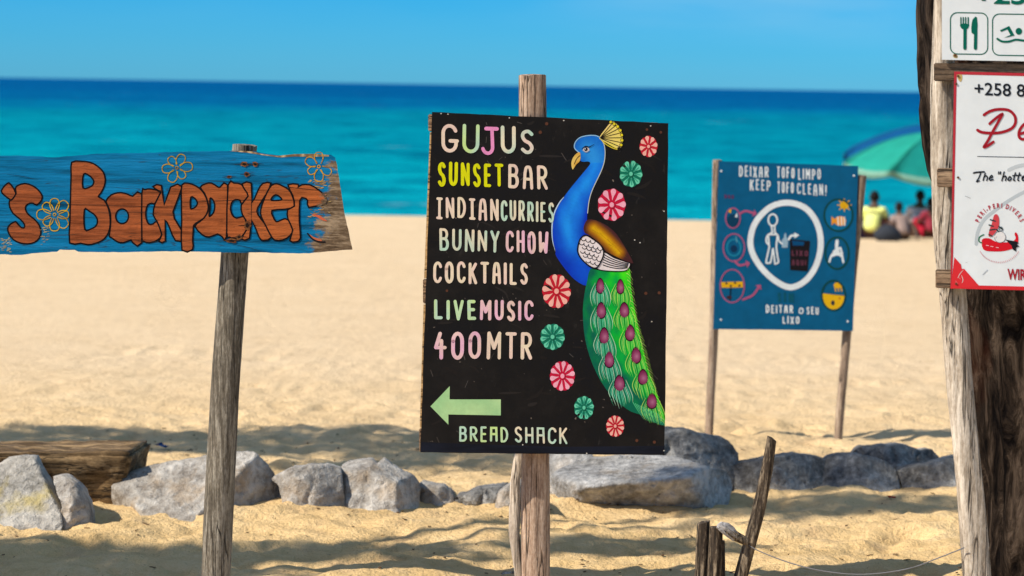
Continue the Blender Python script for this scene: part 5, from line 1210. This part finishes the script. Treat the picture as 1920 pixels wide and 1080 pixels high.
# dark bag on the sand between them
loc = U(1664, 446, DP - 2.2); loc.z = gz(loc.x, loc.y)
BG = empty('beach_bag', loc, 'dark rounded beach bag on the sand between the yellow and taupe shirts', 'bag')
bm = bmesh.new(); bmesh.ops.create_uvsphere(bm, u_segments=24, v_segments=16, radius=1)
for v in bm.verts:
    k_ = 1 + .12 * noise.noise(v.co * 3); z_ = v.co.z; v.co = Vector((v.co.x * .26 * k_ * (1 - .25 * max(0, z_)), v.co.y * .17 * k_, (max(z_, -.75) + .75) * .19)) + loc
bm_link('bag_body', bm, plain('dark_canvas', (.03, .035, .045), .8), BG, True)
bm = bmesh.new(); prev = None
for i in range(13):
    th = math.pi * i / 12; c_ = loc + Vector((.13 * math.cos(th), 0, .27 + .14 * math.sin(th))); ring = [bm.verts.new(c_ + Vector((.012 * math.cos(R(60 * k)) * math.cos(th), .02 * math.sin(R(60 * k)), .012 * math.cos(R(60 * k)) * math.sin(th)))) for k in range(6)]
    if prev:
        for k in range(6): bm.faces.new((prev[k], prev[(k + 1) % 6], ring[(k + 1) % 6], ring[k]))
    prev = ring
bm_link('handle', bm, M['rust'], BG, True)
# umbrella
M['aqua'] = plain('aqua_canvas', (.03, .46, .37), .7, .08, 5); M['aqua2'] = plain('teal_canvas', (.015, .34, .30), .7, .08, 5); M['blue_canvas'] = plain('blue_canvas', (.006, .13, .36), .7, .08, 5); M['trim'] = plain('white_trim', (.32, .60, .50), .7)
def umbrella(pxb, pxt, pyt, d, rU, hU, mats, label):
    bx = U(pxb, 440, d); bx.z = gz(bx.x, bx.y); npan = 8
    UM = empty('beach_umbrella', bx, label, 'umbrella', 'beach umbrellas at the shore')
    ap = U(pxt, pyt, d); tilt = Matrix.Rotation(R(3), 3, 'Y') @ Matrix.Rotation(R(4), 3, 'X')
    def up(th, u, sag):
        r_ = rU * u; z_ = -hU * (u ** 1.7) - sag * .07 * (u ** 2)
        return ap + tilt @ Vector((r_ * math.cos(th) * (1 - .05 * sag * u), r_ * math.sin(th) * (1 - .05 * sag * u), z_))
    for k in range(npan):
        bm = bmesh.new(); grid = []
        for i in range(9):
            u = .02 + .98 * i / 8; row = []
            for j in range(7):
                v_ = j / 6; th = 2 * math.pi * (k + v_) / npan + R(10); row.append(bm.verts.new(up(th, u, math.sin(math.pi * v_))))
            grid.append(row)
        row = []
        for j in range(7):
            v_ = j / 6; th = 2 * math.pi * (k + v_) / npan + R(10); row.append(bm.verts.new(up(th, 1.0, math.sin(math.pi * v_)) + Vector((0, 0, -.11 - .05 * math.sin(math.pi * v_)))))
        grid.append(row)
        for a_, b_ in zip(grid, grid[1:]):
            for j in range(6): bm.faces.new((a_[j], b_[j], b_[j + 1], a_[j + 1]))
        for f_ in list(bm.faces)[-6:]: f_.material_index = 1
        bmesh.ops.solidify(bm, geom=list(bm.faces), thickness=.004)
        thm = (360 * (k + .5) / npan + 10) % 360
        o = bm_link('canopy_panel', bm, mats[k % len(mats)], UM, True); o.data.materials.append(M['trim'] if len(mats) > 1 else mats[0])
        bm = bmesh.new(); th = 2 * math.pi * k / npan + R(10); prev = None
        for i in range(9):
            c_ = up(th, .03 + .97 * i / 8, 0) + Vector((0, 0, -.012)); ring = [bm.verts.new(c_ + Vector((0, .008 * math.cos(R(90 * q)), .008 * math.sin(R(90 * q))))) for q in range(4)]
            if prev:
                for q in range(4): bm.faces.new((prev[q], prev[(q + 1) % 4], ring[(q + 1) % 4], ring[q]))
            prev = ring
        bm_link('rib', bm, M['trim'], UM)
    post('umbrella_pole', [ap + Vector((0, 0, .06)), ap.lerp(bx, .5), bx + Vector((0, 0, -.3))], [.022, .022, .022], M['trim'], UM, 71, seg=12, rough=0, groove=0, step=.3)
umbrella(1761, 1755, 248, DP + 1.2, 1.86, .70, [M['aqua'], M['aqua2']], 'large turquoise green beach umbrella shading the seated group, in front of a blue one')
umbrella(1768, 1766, 232, DP + 4.5, 2.12, .74, [M['blue_canvas']], 'blue beach umbrella almost hidden behind the turquoise green one')

# ================================================================== shade trees left of the frame (their shadows fall across the sand)
def ground_to(x, y, h):   # where something h above the sand must be to shade the sand at x, y
    return Vector((x, y, gz0(y))) + SUN * (h / SUN.z)
def shade_tree(label, tx, ty, targets, seed):
    b_ = Vector((tx, ty, gz0(ty))); r = empty('tree', b_, label, 'tree', 'shade trees beyond the left edge')
    tp_ = b_ + Vector((.25, .1, 4.2)); post('trunk', [tp_, b_ + Vector((.05, .1, 2)), b_ + Vector((0, 0, -.2))], [.09, .14, .2], M['bark'], r, seed, seg=24, step=.1)
    cl = []
    for i, (x, y, h, rx, ry, rz, n) in enumerate(targets):
        c_ = ground_to(x, y, h); cl.append((c_, rx, ry, rz, n))
        post('limb', [c_ + Vector((.3, 0, 0)), c_.lerp(tp_, .5) + Vector((0, 0, .12)), tp_ + Vector((0, 0, -.2))], [.012, .035, .07], M['bark'], r, seed + i + 1, seg=10, step=.1)
    crown(cl, seed, r)
shade_tree('slender shade tree standing left of the frame nearer the camera', -6.6, 6.6, [(-2.0, 9.35, 4.6, 1.0, .32, .25, 2600), (-.75, 9.55, 5.0, .75, .16, .2, 1100), (.55, 9.75, 5.2, .5, .16, .2, 700), (-1.5, 9.0, 5.3, .8, .2, .2, 900), (-2.6, 9.0, 4.6, .9, .3, .4, 1800), (1.55, 11.0, 6.0, .75, .26, .3, 1300), (1.75, 11.75, 6.2, .75, .3, .3, 900)], 81)
shade_tree('slender shade tree standing left of the frame near the timber beam', -7.4, 10.6, [(-2.3, 13.0, 4.6, 1.0, .5, .3, 2400), (-1.0, 12.7, 5.0, .9, .32, .3, 1700), (-.1, 12.4, 5.2, .6, .3, .3, 900), (-2.9, 11.9, 4.4, .8, .3, .3, 1000), (.2, 13.3, 5.6, .7, .2, .3, 600), (-.7, 13.3, 5.0, .9, .45, .3, 1500), (-.5, 12.0, 5.0, .6, .25, .3, 700)], 95)

# ------------------------------------------------------------------ litter on the sand
def scrap(name, px, py, d, col, label, s, cat, seed):
    p = U(px, py, d); p = Vector((p.x, p.y, gz(p.x, p.y) + .012)); bm = bmesh.new(); rnd = random.Random(seed); g_ = [[bm.verts.new(p + Vector(((i - 1.5) * s * .5 + rnd.uniform(-.2, .2) * s, (j - 1) * s * .5 + rnd.uniform(-.2, .2) * s, rnd.uniform(0, .5) * s))) for j in range(3)] for i in range(4)]
    for i in range(3):
        for j in range(2): bm.faces.new((g_[i][j], g_[i + 1][j], g_[i + 1][j + 1], g_[i][j + 1]))
    bmesh.ops.solidify(bm, geom=list(bm.faces), thickness=.003); tag(bm_link(name, bm, plain(name + '_plastic', col, .4), None, True, p), label, cat)
scrap('plastic_scrap', 305, 858, 12.6, (.03, .14, .42), 'small blue plastic scrap on the sand behind the tilted boulder', .05, 'litter', 1)
scrap('plastic_scrap', 1672, 923, 11.15, (.45, .02, .03), 'tiny red plastic scrap on the sand in front of the dark rocks', .025, 'litter', 2)
scrap('paper_scrap', 952, 1064, 9.1, (.7, .68, .64), 'small white paper scrap on the sand beside the black board post', .03, 'litter', 3)
rnd = random.Random(12); vs = []; fs = []
for k in range(420):
    x, y = rnd.uniform(-2.6, 2.6), rnd.uniform(8.6, 13.5); z = gz(x, y) + .004; a_ = rnd.uniform(0, 6.28); l, w_ = rnd.uniform(.008, .03), rnd.uniform(.003, .008); i = len(vs)
    d_ = Vector((math.cos(a_), math.sin(a_), rnd.uniform(-.1, .3))); s_ = Vector((-math.sin(a_), math.cos(a_), 0)); p = Vector((x, y, z))
    for q in (p - d_ * l * .5, p + s_ * w_, p + d_ * l * .5, p - s_ * w_): vs += [tuple(q), tuple(q + Vector((0, 0, .003)))]
    fs += [(i + 1, i + 3, i + 5, i + 7), (i, i + 2, i + 3, i + 1), (i + 2, i + 4, i + 5, i + 3), (i + 4, i + 6, i + 7, i + 5), (i + 6, i, i + 1, i + 7)]
me = bpy.data.meshes.new('leaf_litter'); me.from_pydata(vs, [], fs); me.update(); o = link('leaf_litter', me, plain('dry_leaf', (.10, .055, .025), .8)); o['kind'] = 'stuff'; tag(o, 'scattered dry bark and leaf crumbs on the sand', 'leaf litter')
